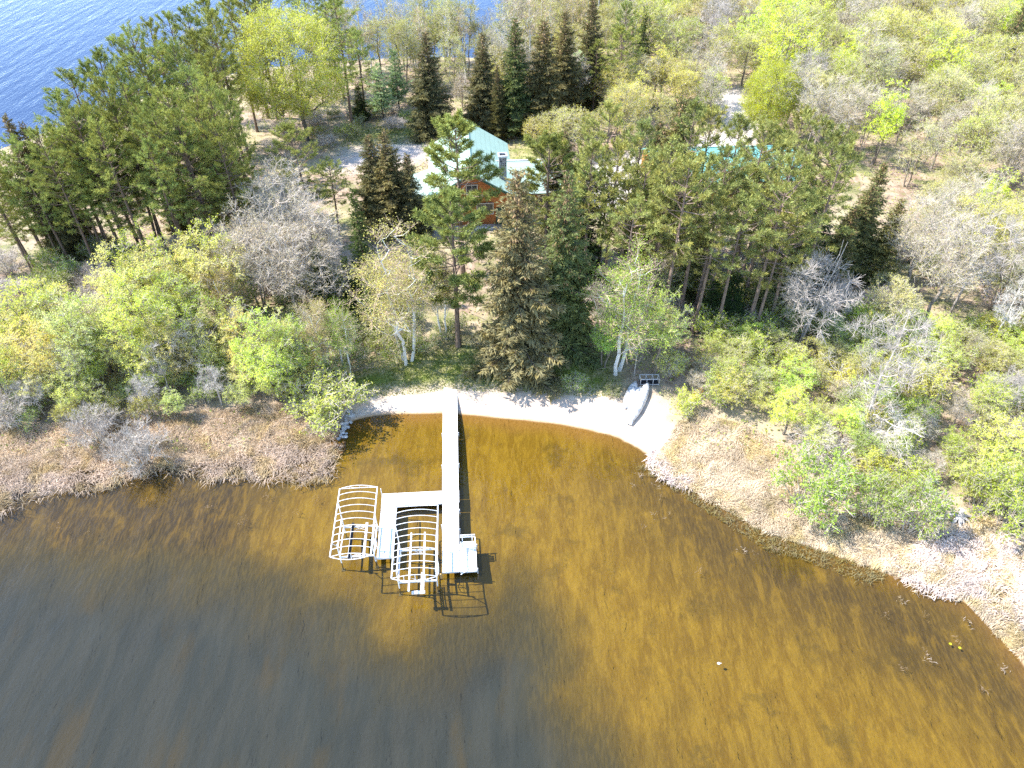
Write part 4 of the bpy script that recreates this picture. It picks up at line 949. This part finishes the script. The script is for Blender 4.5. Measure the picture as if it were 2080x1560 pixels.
# ------------------------------------------------------------------ planting
def planting():
    k = rg
    # --- pine stand on the left, edge row against the blue lake first
    words = ['first', 'second', 'third', 'fourth', 'fifth', 'sixth', 'seventh', 'eighth', 'ninth', 'tenth', 'eleventh', 'twelfth']
    edge = [(113, 190), (144, 151), (174, 131), (205, 108), (238, 74), (270, 66), (303, 44), (338, 30), (375, 22), (412, 2), (455, -10), (505, -22)]
    for i, (x, y) in enumerate(edge):
        by_top('pine', i, x, y, 17.5+k.uniform(-1, 1), .95, f'{words[i]} tall red pine, counted from the left, along the stand edge against the blue lake', 'red pines in the left stand')
    inner = [(60, 262), (95, 268), (135, 225), (165, 215), (200, 175), (232, 150), (256, 190), (290, 115), (325, 105), (352, 88), (395, 75), (430, 60), 
             (30, 285), (100, 290), (150, 262), (190, 245), (225, 230), (300, 205), (335, 190), (270, 232), (380, 150), (410, 160), (440, 115), (-20, 310), (-60, 290), (70, 312), (130, 300), (10, 345), (-25, 395), (50, 385), (95, 365), (150, 350), (230, 330),
             (170, 292), (215, 275), (255, 265), (310, 250), (355, 235), (400, 215), (445, 190), (345, 275), (295, 290), (435, 245), (390, 262), (20, 330), (-40, 350)]
    for i, (x, y) in enumerate(inner):
        y += k.uniform(-8, 8); ym = 61+k.uniform(0, 6); hm = H-1.3-ym*((y-780)/F*CT+ST)/(CT-(y-780)/F*ST)
        by_top('pine', i*5+1, x+k.uniform(-8, 8), y, min(17+k.uniform(-2, 1.5), hm), k.uniform(.78, 1.0), 'tall olive green red pine inside the dense stand left of the log cabin', 'red pines in the left stand')
    by_top('spruce', 0, 8, 232, 15, 1.2, 'brown coned spruce at the far left edge beside the blue lake', None)
    by_top('spruce', 1, 42, 248, 14, 1.2, 'small brown spruce between the pine stand and the blue lake at far left', None)
    by_top('aspen', 1, 96, 238, 9, 1.5, 'thin pale leafing birch in front of the blue lake, left of the pine stand')
    by_top('bud', 2, 382, 20, 15, .8, 'yellow green treetop poking out behind the pine stand against the blue lake')
    by_top('spruce', 1, 400, 185, 14, 1.2, 'yellowish dense spruce among the pines of the left stand', c=(.15, .13, .04))
    by_top('spruce', 2, 300, 255, 12, 1.2, 'short yellowish spruce under the left pine stand', c=(.14, .13, .04))
    # --- round tree and its neighbours
    by_base('round', 0, 625, 285, 8, 1.02, 'huge round yellow green leafing tree between the left pine stand and the cabin')
    by_base('tallpine', 1, 508, 322, 30, .8, 'red pine with long bare trunk just left of the round yellow tree')
    by_base('pine', 2, 716, 268, -6, 1.2, 'tall red pine rising right behind the round yellow tree')
    by_base('pine', 4, 742, 232, 62, 1.1, 'dark red pine just right of the round yellow tree')
    by_base('pine', 3, 700, 200, -30, 1.1, 'red pine behind the round yellow tree at the top of the picture')
    by_base('pine', 0, 655, 190, -40, 1.1, 'dark red pine above the round yellow tree at the top edge')
    by_base('pine', 5, 590, 215, -40, 1.2, 'red pine directly behind the round yellow tree')
    by_base('pine', 0, 545, 240, -35, 1.2, 'tall red pine between the left stand and the round yellow tree')
    by_base('fir', 1, 735, 240, 170, 1.8, 'low dark evergreen in the grass right of the round yellow tree', c=(.045, .06, .025))
    by_base('whitepine', 0, 779, 242, 128, 1.25, 'young soft blue green white pine on the dry grass behind the cabin, front one')
    by_base('whitepine', 1, 811, 220, 98, 1.25, 'darker young white pine just behind the blue green one near the cabin', c=(.16, .22, .11))
    by_base('pine', 3, 632, 505, 262, 1.25, 'olive red pine left of the cabin, above the bare budding trees')
    by_base('pine', 5, 690, 480, 330, 1.1, 'shorter red pine left of the cabin by the sandy clearing')
    by_base('spruce', 0, 772, 455, 272, 1.9, 'brown topped spruce left of the cabin, left of a close pair')
    by_base('spruce', 1, 803, 462, 264, 1.8, 'brown topped spruce left of the cabin, right of a close pair')
    by_base('spruce', 2, 842, 470, 312, 1.7, 'slim brown topped spruce touching the cabin porch roof')
    # --- spruces behind the cabin
    for n, (x, b, t, v, ws, lb) in enumerate([(880, 278, 62, 0, 1.35, 'large brown topped spruce standing alone behind the cabin roof peak'), (985, 268, 63, 1, 1.15, 'first spruce right of the cabin roof peak in the dark row behind'),
                                    (1046, 270, 36, 2, 1.25, 'dark green spruce, second in the dark row behind the cabin'), (1100, 268, 40, 3, 1.3, 'brown tipped spruce, third in the dark row behind the cabin'),
                                    (1140, 240, 18, 1, 1.1, 'fourth spruce in the dark row behind the cabin, set further back'), (1190, 215, -6, 0, 1.15, 'tall thin spruce reaching the top edge behind the blue green white pine')]):
        by_base('spruce', v, x, b, t, ws*1.4, lb, 'spruces behind the cabin', c=(.095, .088, .042) if v != 2 else (.07, .088, .035))
    by_base('spruce', 2, 1012, 285, 130, 1.1, 'short dark spruce low between the first two spruces behind the cabin', c=(.07, .07, .03))
    by_base('pine', 4, 1252, 205, 4, 1.0, 'dark pine right of the spruce row, at the top of the picture'); by_base('fir', 0, 1296, 165, 14, 1.2, 'slim dark fir at the top, right of the spruce row')
    by_base('whitepine', 0, 1166, 222, 105, 1.6, 'bushy blue green white pine at the right end of the spruce row', c=(.24, .32, .16))
    by_base('pine', 2, 1204, 225, 82, 1.1, 'olive pine right of the bushy blue green white pine'); by_base('pine', 3, 1240, 238, 60, 1.25, 'pine with bright green tufts and bare trunk behind the guest cabin')
    for i, (x, b, t) in enumerate([(1085, 300, 232), (1115, 300, 215), (1150, 315, 205), (1195, 310, 220), (1300, 215, 95), (1340, 210, 92), (1380, 225, 108), (1435, 240, 140), (1245, 290, 190)]):
        by_base('bud' if i not in (7,) else 'leafy', i, x, b, t, 1.3, f'{words[i]} yellow leafing tree, from the left, in the belt behind and right of the cabin', 'yellow leafing trees behind the cabin', c=(.42, .42, .10) if i != 7 else (.42, .5, .05))
    by_base('round', 1, 1545, 285, 118, .85, 'round yellow green tree with dark stems beside the gravel drive', c=(.38, .44, .05))
    by_base('round', 2, 1765, 180, 78, .9, 'wide bright yellow tree with dark forked trunk at upper right', c=(.46, .5, .05))
    # --- trees in front of the cabin
    by_base('densepine', 0, 941, 558, 244, 1.2, 'red pine standing in front of the green cabin roof'); by_base('densepine', 1, 931, 703, 385, 1.2, 'red pine with bare trunk at the lawn above the dock')
    by_base('spruce', 3, 1050, 748, 343, 1.7, 'biggest brown olive spruce at the lawn edge above the beach', c=(.125, .115, .062))
    by_base('spruce', 1, 1135, 702, 342, 1.35, 'green spruce just right of the biggest spruce', c=(.115, .135, .055)); by_base('densepine', 2, 1108, 560, 285, 1.15, 'slim red pine behind and right of the biggest spruce')
    by_base('spruce', 2, 1134, 520, 264, 1.8, 'dark brown topped spruce right of the chimney'); by_base('fir', 0, 1175, 600, 335, 1.5, 'narrow dark green fir right of the chimney, above the lawn', c=(.045, .068, .025))
    by_base('fir', 2, 752, 610, 384, 1.25, 'narrow dark green fir left of the white stemmed birch'); by_base('fir', 1, 668, 640, 503, 1.5, 'short dark green fir among the bare trees left of the birch')
    by_base('fir', 1, 765, 660, 545, 1.5, 'low dark fir tucked behind the white stemmed birch'); by_base('fir', 0, 720, 640, 520, 1.3, 'small dark fir between two bigger firs left of the birch')
    by_base('birch', 0, 828, 735, 452, 1.3, 'large white stemmed birch with tan yellow leaves left of the dock', c=(.44, .42, .15)); by_base('birch', 1, 902, 690, 480, .8, 'slimmer tan birch behind the large white birch', c=(.42, .40, .14))
    by_base('birch', 2, 707, 762, 600, .95, 'small bright green white stemmed birch at the left of the lawn', c=(.30, .42, .06))
    by_base('dead', 1, 640, 722, 622, .7, 'bare white forked stem among the green trees left of the lawn', bark=(.66, .64, .6))
    by_base('birch', 1, 1252, 756, 508, 1.3, 'bright green birch leaning over the lawn right of the spruces', c=(.32, .46, .08)); by_base('leafy', 2, 1225, 748, 640, 1.1, 'low bright green leafy tree at the right end of the lawn', c=(.32, .47, .09))
    by_base('leafy', 0, 1330, 760, 590, .85, 'pale green leafy tree just right of the bright lawn birch', c=(.34, .42, .10)); by_base('dead', 3, 1288, 765, 640, .6, 'leaning bare stem between the lawn birch and the canoe rack', tilt=(0, .18))
    # --- budding grey trees left of the firs
    for i, (x, y, h) in enumerate([(560, 322, 12), (520, 392, 11.5), (612, 385, 11.5), (480, 435, 10), (560, 460, 10), (630, 470, 9)]):
        by_top('bare', i, x, y, h, 1.25, 'pinkish grey tree barely in bud, in the cluster between left pines and dark firs', 'bare budding trees left of the firs', c=(.52, .45, .30), bark=(.58, .52, .46))
    # --- bright broadleaf wood at lower left
    L = [(60, 545), (20, 572), (105, 572), (150, 600), (30, 640), (100, 660), (165, 690), (215, 500), (245, 468), (292, 478), (320, 522), (255, 560), (200, 560), (340, 565), (300, 620), (230, 640), (380, 448), (412, 470),
         (450, 600), (480, 622), (400, 640), (520, 650), (560, 632), (590, 655), (350, 700), (420, 690), (-10, 700), (60, 722), (560, 700), (-30, 600), (-60, 660), (540, 740), (480, 700), (280, 700), (610, 700), (130, 738)]
    for i, (x, y) in enumerate(L):
        h = 11 if y < 530 else (9.5 if y < 600 else (7.5 if y < 680 else 5))
        c = [(.38, .42, .12), (.34, .40, .08), (.45, .47, .20), (.30, .36, .07), (.40, .38, .14)][i % 5]
        lb, gr = ('green leafy tree in the wood behind the left marsh', 'leafy trees behind the left marsh')
        if y < 490: lb, gr = ('tall bright leafy tree topping the left shore wood, against the pine stand', 'tallest leafy trees on the left shore')
        elif x > 500: lb, gr = ('big leaved bright green tree in the group left of the small lawn birch', 'leafy trees left of the lawn birch')
        elif x == 130: lb, gr = 'dense round bright green shrubby tree at the marsh edge, far left', None
        by_top('leafy', i, x, y+k.uniform(-14, 14), h*k.uniform(.9, 1.1), 1.08, lb, gr, c=c)
    for x, y, c, lb in ((432, 525, (.44, .37, .13), 'orange tinged leafing birch in the left shore wood'), (632, 592, (.42, .38, .15), 'tan budding birch behind the bare white forked stem')): by_top('birch', 2, x, y, 8.5, 1.2, lb, c=c)
    for i, (x, y, h) in enumerate([(470, 598, 7), (300, 690, 6), (180, 620, 7), (360, 640, 7), (270, 745, 5), (110, 690, 6.5), (520, 690, 6), (40, 760, 4.5), (415, 730, 5)]):
        by_top('dead', i, x, y, h, .8, 'bare whitish dead tree inside the green wood behind the left marsh', 'dead stems in the left wood', bark=(.58, .55, .52))
    # --- pines around the guest cabin
    pr = [(1238, 222), (1212, 300), (1255, 300), (1312, 330), (1410, 215), (1447, 228), (1500, 242), (1545, 268), (1482, 300), (1565, 258), (1592, 290), (1640, 232), (1668, 258), (1702, 268), (1722, 308), (1612, 330), (1532, 342), (1442, 330), (1362, 300),
          (1312, 258), (1520, 410), (1645, 395), (1300, 415), (1205, 350), (1232, 345), (1600, 440), (1465, 400), (1575, 385), (1278, 372), (1352, 400), (1400, 330), (1330, 380), (1500, 370), (1560, 345), (1640, 345)]
    for i, (x, y) in enumerate(pr):
        row = 'front row of the pines before the guest cabin' if y > 338 else 'back row of the pines around the guest cabin'
        by_top('tallpine', i, x, y, (16 if y < 338 else 13.5)+k.uniform(-1, 1), .95, 'olive red pine in the '+row, row, c=(.140, .150, .052))
    for x, y, h, v, lb in ((1388, 192, 17, 1, 'tallest grey green spruce above the guest cabin roof'), (1342, 245, 13, 2, 'slim dark spruce left of the tallest spruce at the guest cabin'), (1422, 362, 11, 3, 'small spruce in front of the guest cabin wall'), (1432, 425, 9, 0, 'short bushy spruce before the guest cabin'),
                           (1690, 325, 12, 0, 'brownish spruce at the right end of the guest cabin pines'), (1800, 328, 11, 2, 'dark spruce standing apart at the right of the pine group'), (1778, 372, 10, 1, 'lower dark spruce beside the one standing apart on the right'), (1738, 420, 10, 3, 'dark spruce behind the large bare grey tree'), (1835, 402, 9, 2, 'thin brownish spruce furthest right in the evergreen group'), (1660, 440, 10, 1, 'olive spruce behind and left of the large bare grey tree'), (1580, 500, 8, 2, 'pale olive spruce left of the large bare grey tree')):
        by_top('spruce', v, x, y, h, 1.55, lb, None, c=(.112, .118, .05))
    by_top('fir', 1, 1500, 556, 6, 1.9, 'dense dark green fir in the shade below the guest cabin pines', c=(.035, .055, .02)); by_top('fir', 0, 1455, 570, 5, 1.9, 'smaller dark fir beside the dense one below the pines', c=(.04, .06, .02))
    # --- bare grey trees at right
    by_base('dead', 0, 1615, 715, 478, 1.25, 'large bare grey tree right of the guest cabin pines'); by_base('dead', 2, 1660, 692, 545, .9, 'bare pale tree leaning right beside the large bare grey tree', tilt=(0, .32))
    by_base('dead', 3, 1748, 880, 628, 1.0, 'bare grey tree with twin trunks above the right shore bushes', tilt=(0, .12))
    x, y = G(1725, 830, 1.5); o = plant('dead', 0, x, y, 8.5, 1.0, 'whitish dead tree fallen toward the right shore', None, bark=(.66, .62, .58)); o.rotation_euler = (1.25, -.15, .25); o.location.z += .8
    by_base('dead', 1, 2005, 720, 575, .8, 'leaning white barked dead trunk at the right edge', bark=(.7, .68, .64), tilt=(0, .35)); by_base('dead', 2, 1975, 840, 700, .9, 'grey bare trunk leaning right above the right shore shrubs', tilt=(0, .35))
    # --- wood filling the right, and thin trees in front of the lake behind
    r = np.random.default_rng(21); pts = []; hard = [np.array(P) for P in (DRIVE, BEACH, LAWN)]
    cab = np.array([(15, 75), (37, 75), (37, 90), (15, 90)]); road = np.array(PX([(1440, 190), (1500, 180), (1535, 230), (1540, 290), (1450, 280)], 1.3))
    def scatter(poly, n, dmin, grow_=0.0, tries=9000):
        out = []
        q = sample_poly(r, poly, tries)
        for x, y in q:
            if len(out) >= n: break
            d = dmin*(1+grow_*max(0, y-60)/100)
            if any((x-a)**2+(y-b)**2 < d*d for a, b in out): continue
            v = np.array([x]), np.array([y])
            if sdpoly(LAND, *v)[0] < 1.0 or sdpoly(cab, *v)[0] > -.5 or any(sdpoly(P, *v)[0] > -.5 for P in hard): continue
            out.append((x, y))
        return out
    FW = PX([(1290, 150), (1330, 60), (1250, -20), (1250, -120), (2500, -120), (2450, 400), (2300, 760), (1760, 690), (1850, 540), (1850, 420), (1760, 330), (1640, 330), (1560, 300), (1440, 270)], 1.2)
    sp = scatter(FW, 430, 3.6, .40, 16000)
    for i, (x, y) in enumerate(sp):
        u = r.random(); nz = .5+.5*float(hash2(np.array(x), np.array(y), 9.0)); far = y > 105
        zone = 'far behind the gravel drive' if far else ('along the right edge of the wood' if x > 62 else 'in the open wood right of the guest cabin')
        near = 1.0 if y < 98 else 0.0
        u = u if not near else (u*.5+.33 if u < .6 else u)
        if u < .36+.25*nz*(1-near): by = ('bud', (.41, .44, .10), 'yellow green budding tree '+zone)
        elif u < .62: by = ('bare', (.42, .41, .19), 'grey twiggy tree barely in bud '+zone)
        elif u < .85: by = ('bud', (.44, .44, .17), 'pale yellow budding tree '+zone)
        elif u < .93: by = ('leafy', (.40, .50, .05), 'bright lime leafing tree '+zone)
        elif u < .955: by = ('spruce', (.09, .1, .04), 'lone dark spruce '+zone)
        else: by = ('dead', (.4, .38, .36), 'bare grey dead tree '+zone)
        plant(by[0], i, x, y, r.uniform(7.5, 12)*(1.15 if far else 1), 1.1+.15*far, by[2], by[2].replace('tree', 'trees').replace('spruce', 'spruces'), c=by[1], jit=.12)
    BW = PX([(660, 200), (690, 128), (1030, 118), (1050, 60), (1040, -120), (1290, -120), (1290, 150), (1120, 200), (960, 215), (900, 195), (830, 195), (760, 205)], 1.2)
    sp = scatter(BW, 210, 2.2, .1, 24000)
    for i, (x, y) in enumerate(sp):
        u = r.random(); kd = 'aspen' if u < .42 else ('bare' if u < .62 else 'bud')
        lb = {'aspen': 'thin tall aspen in front of the distant lake behind the cabin', 'bare': 'thin bare tree in front of the distant lake behind the cabin', 'bud': 'light green budding tree in front of the distant lake behind the cabin'}[kd]
        plant(kd, i, x, y, r.uniform(8, 13) if kd != 'aspen' else r.uniform(12, 17), 1.0, lb, 'trees by the distant lake behind the cabin', c=(.36, .37, .11), bark=(.62, .6, .55) if kd == 'aspen' and i % 3 else None)
    MW = PX([(900, 230), (1040, 150), (1180, 140), (1300, 200), (1440, 215), (1420, 290), (1290, 330), (1180, 250), (1060, 215), (930, 240)], 1.2)
    for i, (x, y) in enumerate(scatter(MW, 26, 3.2, .1)):
        kd = ['bud', 'bud', 'bare', 'leafy'][i % 4]
        plant(kd, i, x, y, r.uniform(6, 9.5), 1.1, {'bud': 'yellow budding tree in the belt between the spruce row and the gravel drive', 'bare': 'grey twiggy tree in the belt between the spruce row and the gravel drive', 'leafy': 'lime leafing tree in the belt between the spruce row and the gravel drive'}[kd], 'belt trees between spruces and drive', c=(.45, .45, .10) if kd != 'bare' else (.44, .39, .19))
    # --- shrubs
    def shrubs(poly, n, d, kinds, lb, gr, hs, cs, ws=1.2, tries=4000):
        for i, (x, y) in enumerate(scatter(poly, n, d, 0, tries)):
            kd = kinds[int(r.integers(len(kinds)))]
            plant(kd, int(r.integers(6)), x, y, r.uniform(*hs)*(1.5 if kd in ('bud', 'leafy') else 1), ws, (lb.replace('leafy shrub', {'shrub': 'leafy shrub', 'bud': 'small budding tree', 'leafy': 'small leafy tree', 'twiggy': 'bare twiggy shrub', 'bare': 'small bare tree'}[kd])), gr, c=cs[int(r.integers(len(cs)))] if kd != 'bare' else None, jit=.2, name='sapling' if kd in ('bud', 'leafy', 'bare') else None)
    yg = [(.36, .44, .06), (.32, .42, .05), (.40, .44, .09), (.34, .38, .08)]
    shrubs(PX([(1400, 720), (1480, 650), (1840, 700), (2250, 660), (2350, 1080), (2080, 1030), (1900, 1020), (1720, 985), (1640, 930), (1500, 850), (1380, 830), (1340, 760)], 1), 135, 1.75, ['shrub', 'bud', 'leafy', 'shrub', 'bud', 'leafy', 'shrub', 'bare'], 'yellow green leafy shrub in the thicket behind the right shore', 'thicket plants behind the right shore', (1.7, 3.2), yg, 1.15)
    shrubs(PX([(-150, 740), (690, 740), (700, 830), (560, 825), (330, 845), (0, 870), (-150, 880)], 1), 60, 1.9, ['shrub', 'shrub', 'leafy', 'shrub'], 'green leafy shrub on the leaf strewn bank behind the left marsh', 'bank shrubs behind the left marsh', (1.2, 2.6), [(.30, .38, .08), (.36, .40, .12)], 1.0)
    shrubs(PX([(690, 690), (830, 620), (840, 720), (790, 745), (700, 770)], 1), 14, 1.5, ['shrub'], 'dark leafy shrub under the birches left of the lawn', 'shrubs under the birches', (1.2, 2.2), [(.13, .19, .04), (.17, .23, .05)], 1.2)
    shrubs(PX([(840, 720), (930, 655), (935, 700), (900, 720)], 1), 6, 1.3, ['shrub'], 'leafy shrub beneath the red pine above the lawn', 'shrubs beneath the pine above the lawn', (1.0, 1.7), [(.17, .22, .05)], 1.2)
    shrubs(PX([(1190, 620), (1400, 500), (1850, 520), (1830, 690), (1480, 640), (1360, 740), (1290, 740)], 1), 44, 2.5, ['shrub', 'twiggy', 'bud', 'bare'], 'leafy shrub under the pines in front of the guest cabin', 'undergrowth shrubs before the guest cabin', (1.5, 3.0), [(.26, .32, .07), (.34, .38, .10)], 1.2)
    shrubs(PX([(0, 560), (460, 500), (700, 560), (690, 690), (0, 720)], 1), 55, 2.6, ['shrub', 'twiggy', 'shrub'], 'leafy shrub shaded under the left shore wood', 'shaded shrubs of the left shore wood', (1.4, 2.6), [(.15, .22, .04), (.2, .28, .05)], 1.2)
    shrubs(PX([(560, 330), (700, 300), (860, 250), (850, 225), (640, 240), (540, 290)], 1), 12, 3, ['shrub', 'twiggy'], 'low leafy shrub in the dry clearing below the round yellow tree', 'shrubs in the clearing', (1.0, 2.0), [(.2, .27, .05), (.28, .3, .08)], 1.4)
    for kd, v, x, b, t, ws, c, lb in (('shrub', 3, 1640, 1030, 940, .95, (.27, .37, .07), 'rounded bright green bush alone in the pale grass of the right shore'), ('shrub', 1, 1770, 1052, 980, .85, (.27, .36, .08), 'green bush right of the rounded bright bush on the right shore'),
                                      ('shrub', 2, 1840, 1075, 990, .85, (.27, .37, .07), 'larger green bush left of the grey stump on the right shore'), ('shrub', 0, 1985, 1045, 970, .9, (.29, .38, .07), 'bright bush just behind the grey stump on the right shore'), ('shrub', 3, 2035, 1070, 985, .9, (.28, .36, .07), 'green bush right of the grey stump, near the right edge'),
                                      ('leafy', 1, 2010, 960, 852, 1.5, (.46, .48, .09), 'yellow topped leafing tree at the right edge above the stump'), ('shrub', 0, 680, 850, 785, 1.5, (.40, .42, .10), 'yellowish leafy bush overhanging the line of grey rocks'), ('shrub', 2, 640, 838, 775, 1.4, (.32, .40, .09), 'yellow green bush left of the one overhanging the rocks'),
                                      ('leafy', 3, 560, 800, 640, 1.1, (.34, .46, .09), 'bright large leaved tree at the bank right of the left marsh'), ('shrub', 1, 1246, 802, 782, .9, (.14, .18, .05), 'low dark bush at the lawn corner beside the canoes'), ('shrub', 2, 1165, 792, 765, 1.2, (.26, .36, .06), 'small leafy bush in the spruce shade at the beach edge'),
                                      ('twiggy', 0, 292, 940, 880, 1.0, (.3, .28, .2), 'rounded bare grey twig bush in front of the left marsh'), ('twiggy', 1, 200, 895, 840, .95, (.3, .3, .16), 'dark grey twig bush behind the rounded one at the left marsh'), ('twiggy', 1, 30, 855, 795, 1.0, (.3, .3, .16), 'bare grey twig bush at the far left shore'),
                                      ('shrub', 0, 1448, 815, 765, 1.0, (.36, .43, .08), 'leafy bush overhanging the yellow kayak'), ('twiggy', 1, 1655, 940, 888, 1.2, (.3, .3, .16), 'grey twig bush above the rounded bright bush of the right shore')):
        by_base(kd, v, x, b, t, ws, lb, None, c=c)
    shrubs(FW, 130, 3.2, ['shrub', 'bud', 'leafy', 'shrub'], 'yellow green leafy shrub under the open wood at right', 'understory of the open right wood', (1.6, 3.0), yg, 1.4, 6000)
    # stump with roots
    x, y = G(1938, 1062, .4); o = empty('tree_stump', (x, y, hz(x, y)-.05), .4); tag(o, 'weathered grey tree stump with splayed roots in the pale grass of the right shore', 'stump')
    g = Geo(); tube_path(g, [(0, 0, 0), (.03, 0, .5), (.0, .05, 1.0)], np.array([.32, .24, .2]), 9); g.quads([[.2*math.cos(a), .05+.2*math.sin(a), 1.0] for a in np.linspace(0, 6.283, 9)[:-1]], [[0, 1, 2, 3], [0, 3, 4, 7], [4, 5, 6, 7]]); part('trunk', g, [M['bark']], o, False, (.55, .52, .5))
    for a, L in ((-2.8, 2.3), (-2.2, 1.6), (-.9, 1.5), (-.3, 2.0), (.6, 1.2), (2.4, 1.7), (-1.6, 1.1)):
        g = Geo(); f = np.linspace(0, 1, 5); tube_path(g, np.stack([math.cos(a)*L*f, math.sin(a)*L*f, .55*(1-f)**2-.02+.1*np.sin(f*5)], -1), .13*(1-f)+.02, 5); part('root', g, [M['bark']], o, False, (.55, .52, .5))

# ------------------------------------------------------------------ light, sky, camera
def light_and_camera():
    w = bpy.data.worlds.new('World'); sc.world = w; w.use_nodes = True; t = w.node_tree; t.nodes.clear(); n = N(t)
    s = n.n('ShaderNodeTexSky'); s.sky_type = 'NISHITA'; s.sun_disc = False; s.sun_elevation = SUN_EL; s.sun_rotation = -SUN_AZ
    s.air_density = 1.0; s.dust_density = .05; s.ozone_density = 1.2; s.altitude = 400
    b = n.n('ShaderNodeBackground', {0: s.outputs[0], 1: .15}); o = n.n('ShaderNodeOutputWorld'); t.links.new(b.outputs[0], o.inputs[0])
    l = bpy.data.lights.new('sun', 'SUN'); l.energy = 3.3; l.angle = math.radians(.53); l.color = (1.0, .95, .87)
    so = link(bpy.data.objects.new('sun', l)); so.rotation_euler = Vector(TOSUN).to_track_quat('Z', 'Y').to_euler(); so.location = (0, 0, 80)
    c = bpy.data.cameras.new('camera'); c.sensor_fit = 'HORIZONTAL'; c.angle = 2*math.atan(1040/F); c.clip_end = 5000; c.clip_start = .5
    co = link(bpy.data.objects.new('camera', c)); co.location = (0, 0, H); co.rotation_euler = (math.radians(90)-TH, 0, 0); sc.camera = co
    vs = sc.view_settings; vs.view_transform = 'Standard'; vs.look = 'None'; vs.gamma = 1; vs.exposure = EXPO
    sc.cycles.max_bounces = 5; sc.cycles.diffuse_bounces = 2; sc.cycles.glossy_bounces = 2; sc.cycles.transmission_bounces = 2; sc.cycles.transparent_max_bounces = 6
    sc.cycles.use_denoising = False; sc.cycles.caustics_reflective = False; sc.cycles.caustics_refractive = False
EXPO = 1.85

build_ground(); build_water(); build_dock()
build_lift(-7.64, -5.0, -7.03, -1.35, 11, -5.6, -3.1, 'boat lift with dark and grey bunks standing left of the dock finger', 'dark')
build_lift(-3.56, -.70, -8.91, -3.24, 12, -7.85, -5.35, 'boat lift with long white bunks inside the U of the dock', 'long')
small_things(); buildings(); ground_cover(); planting(); light_and_camera()
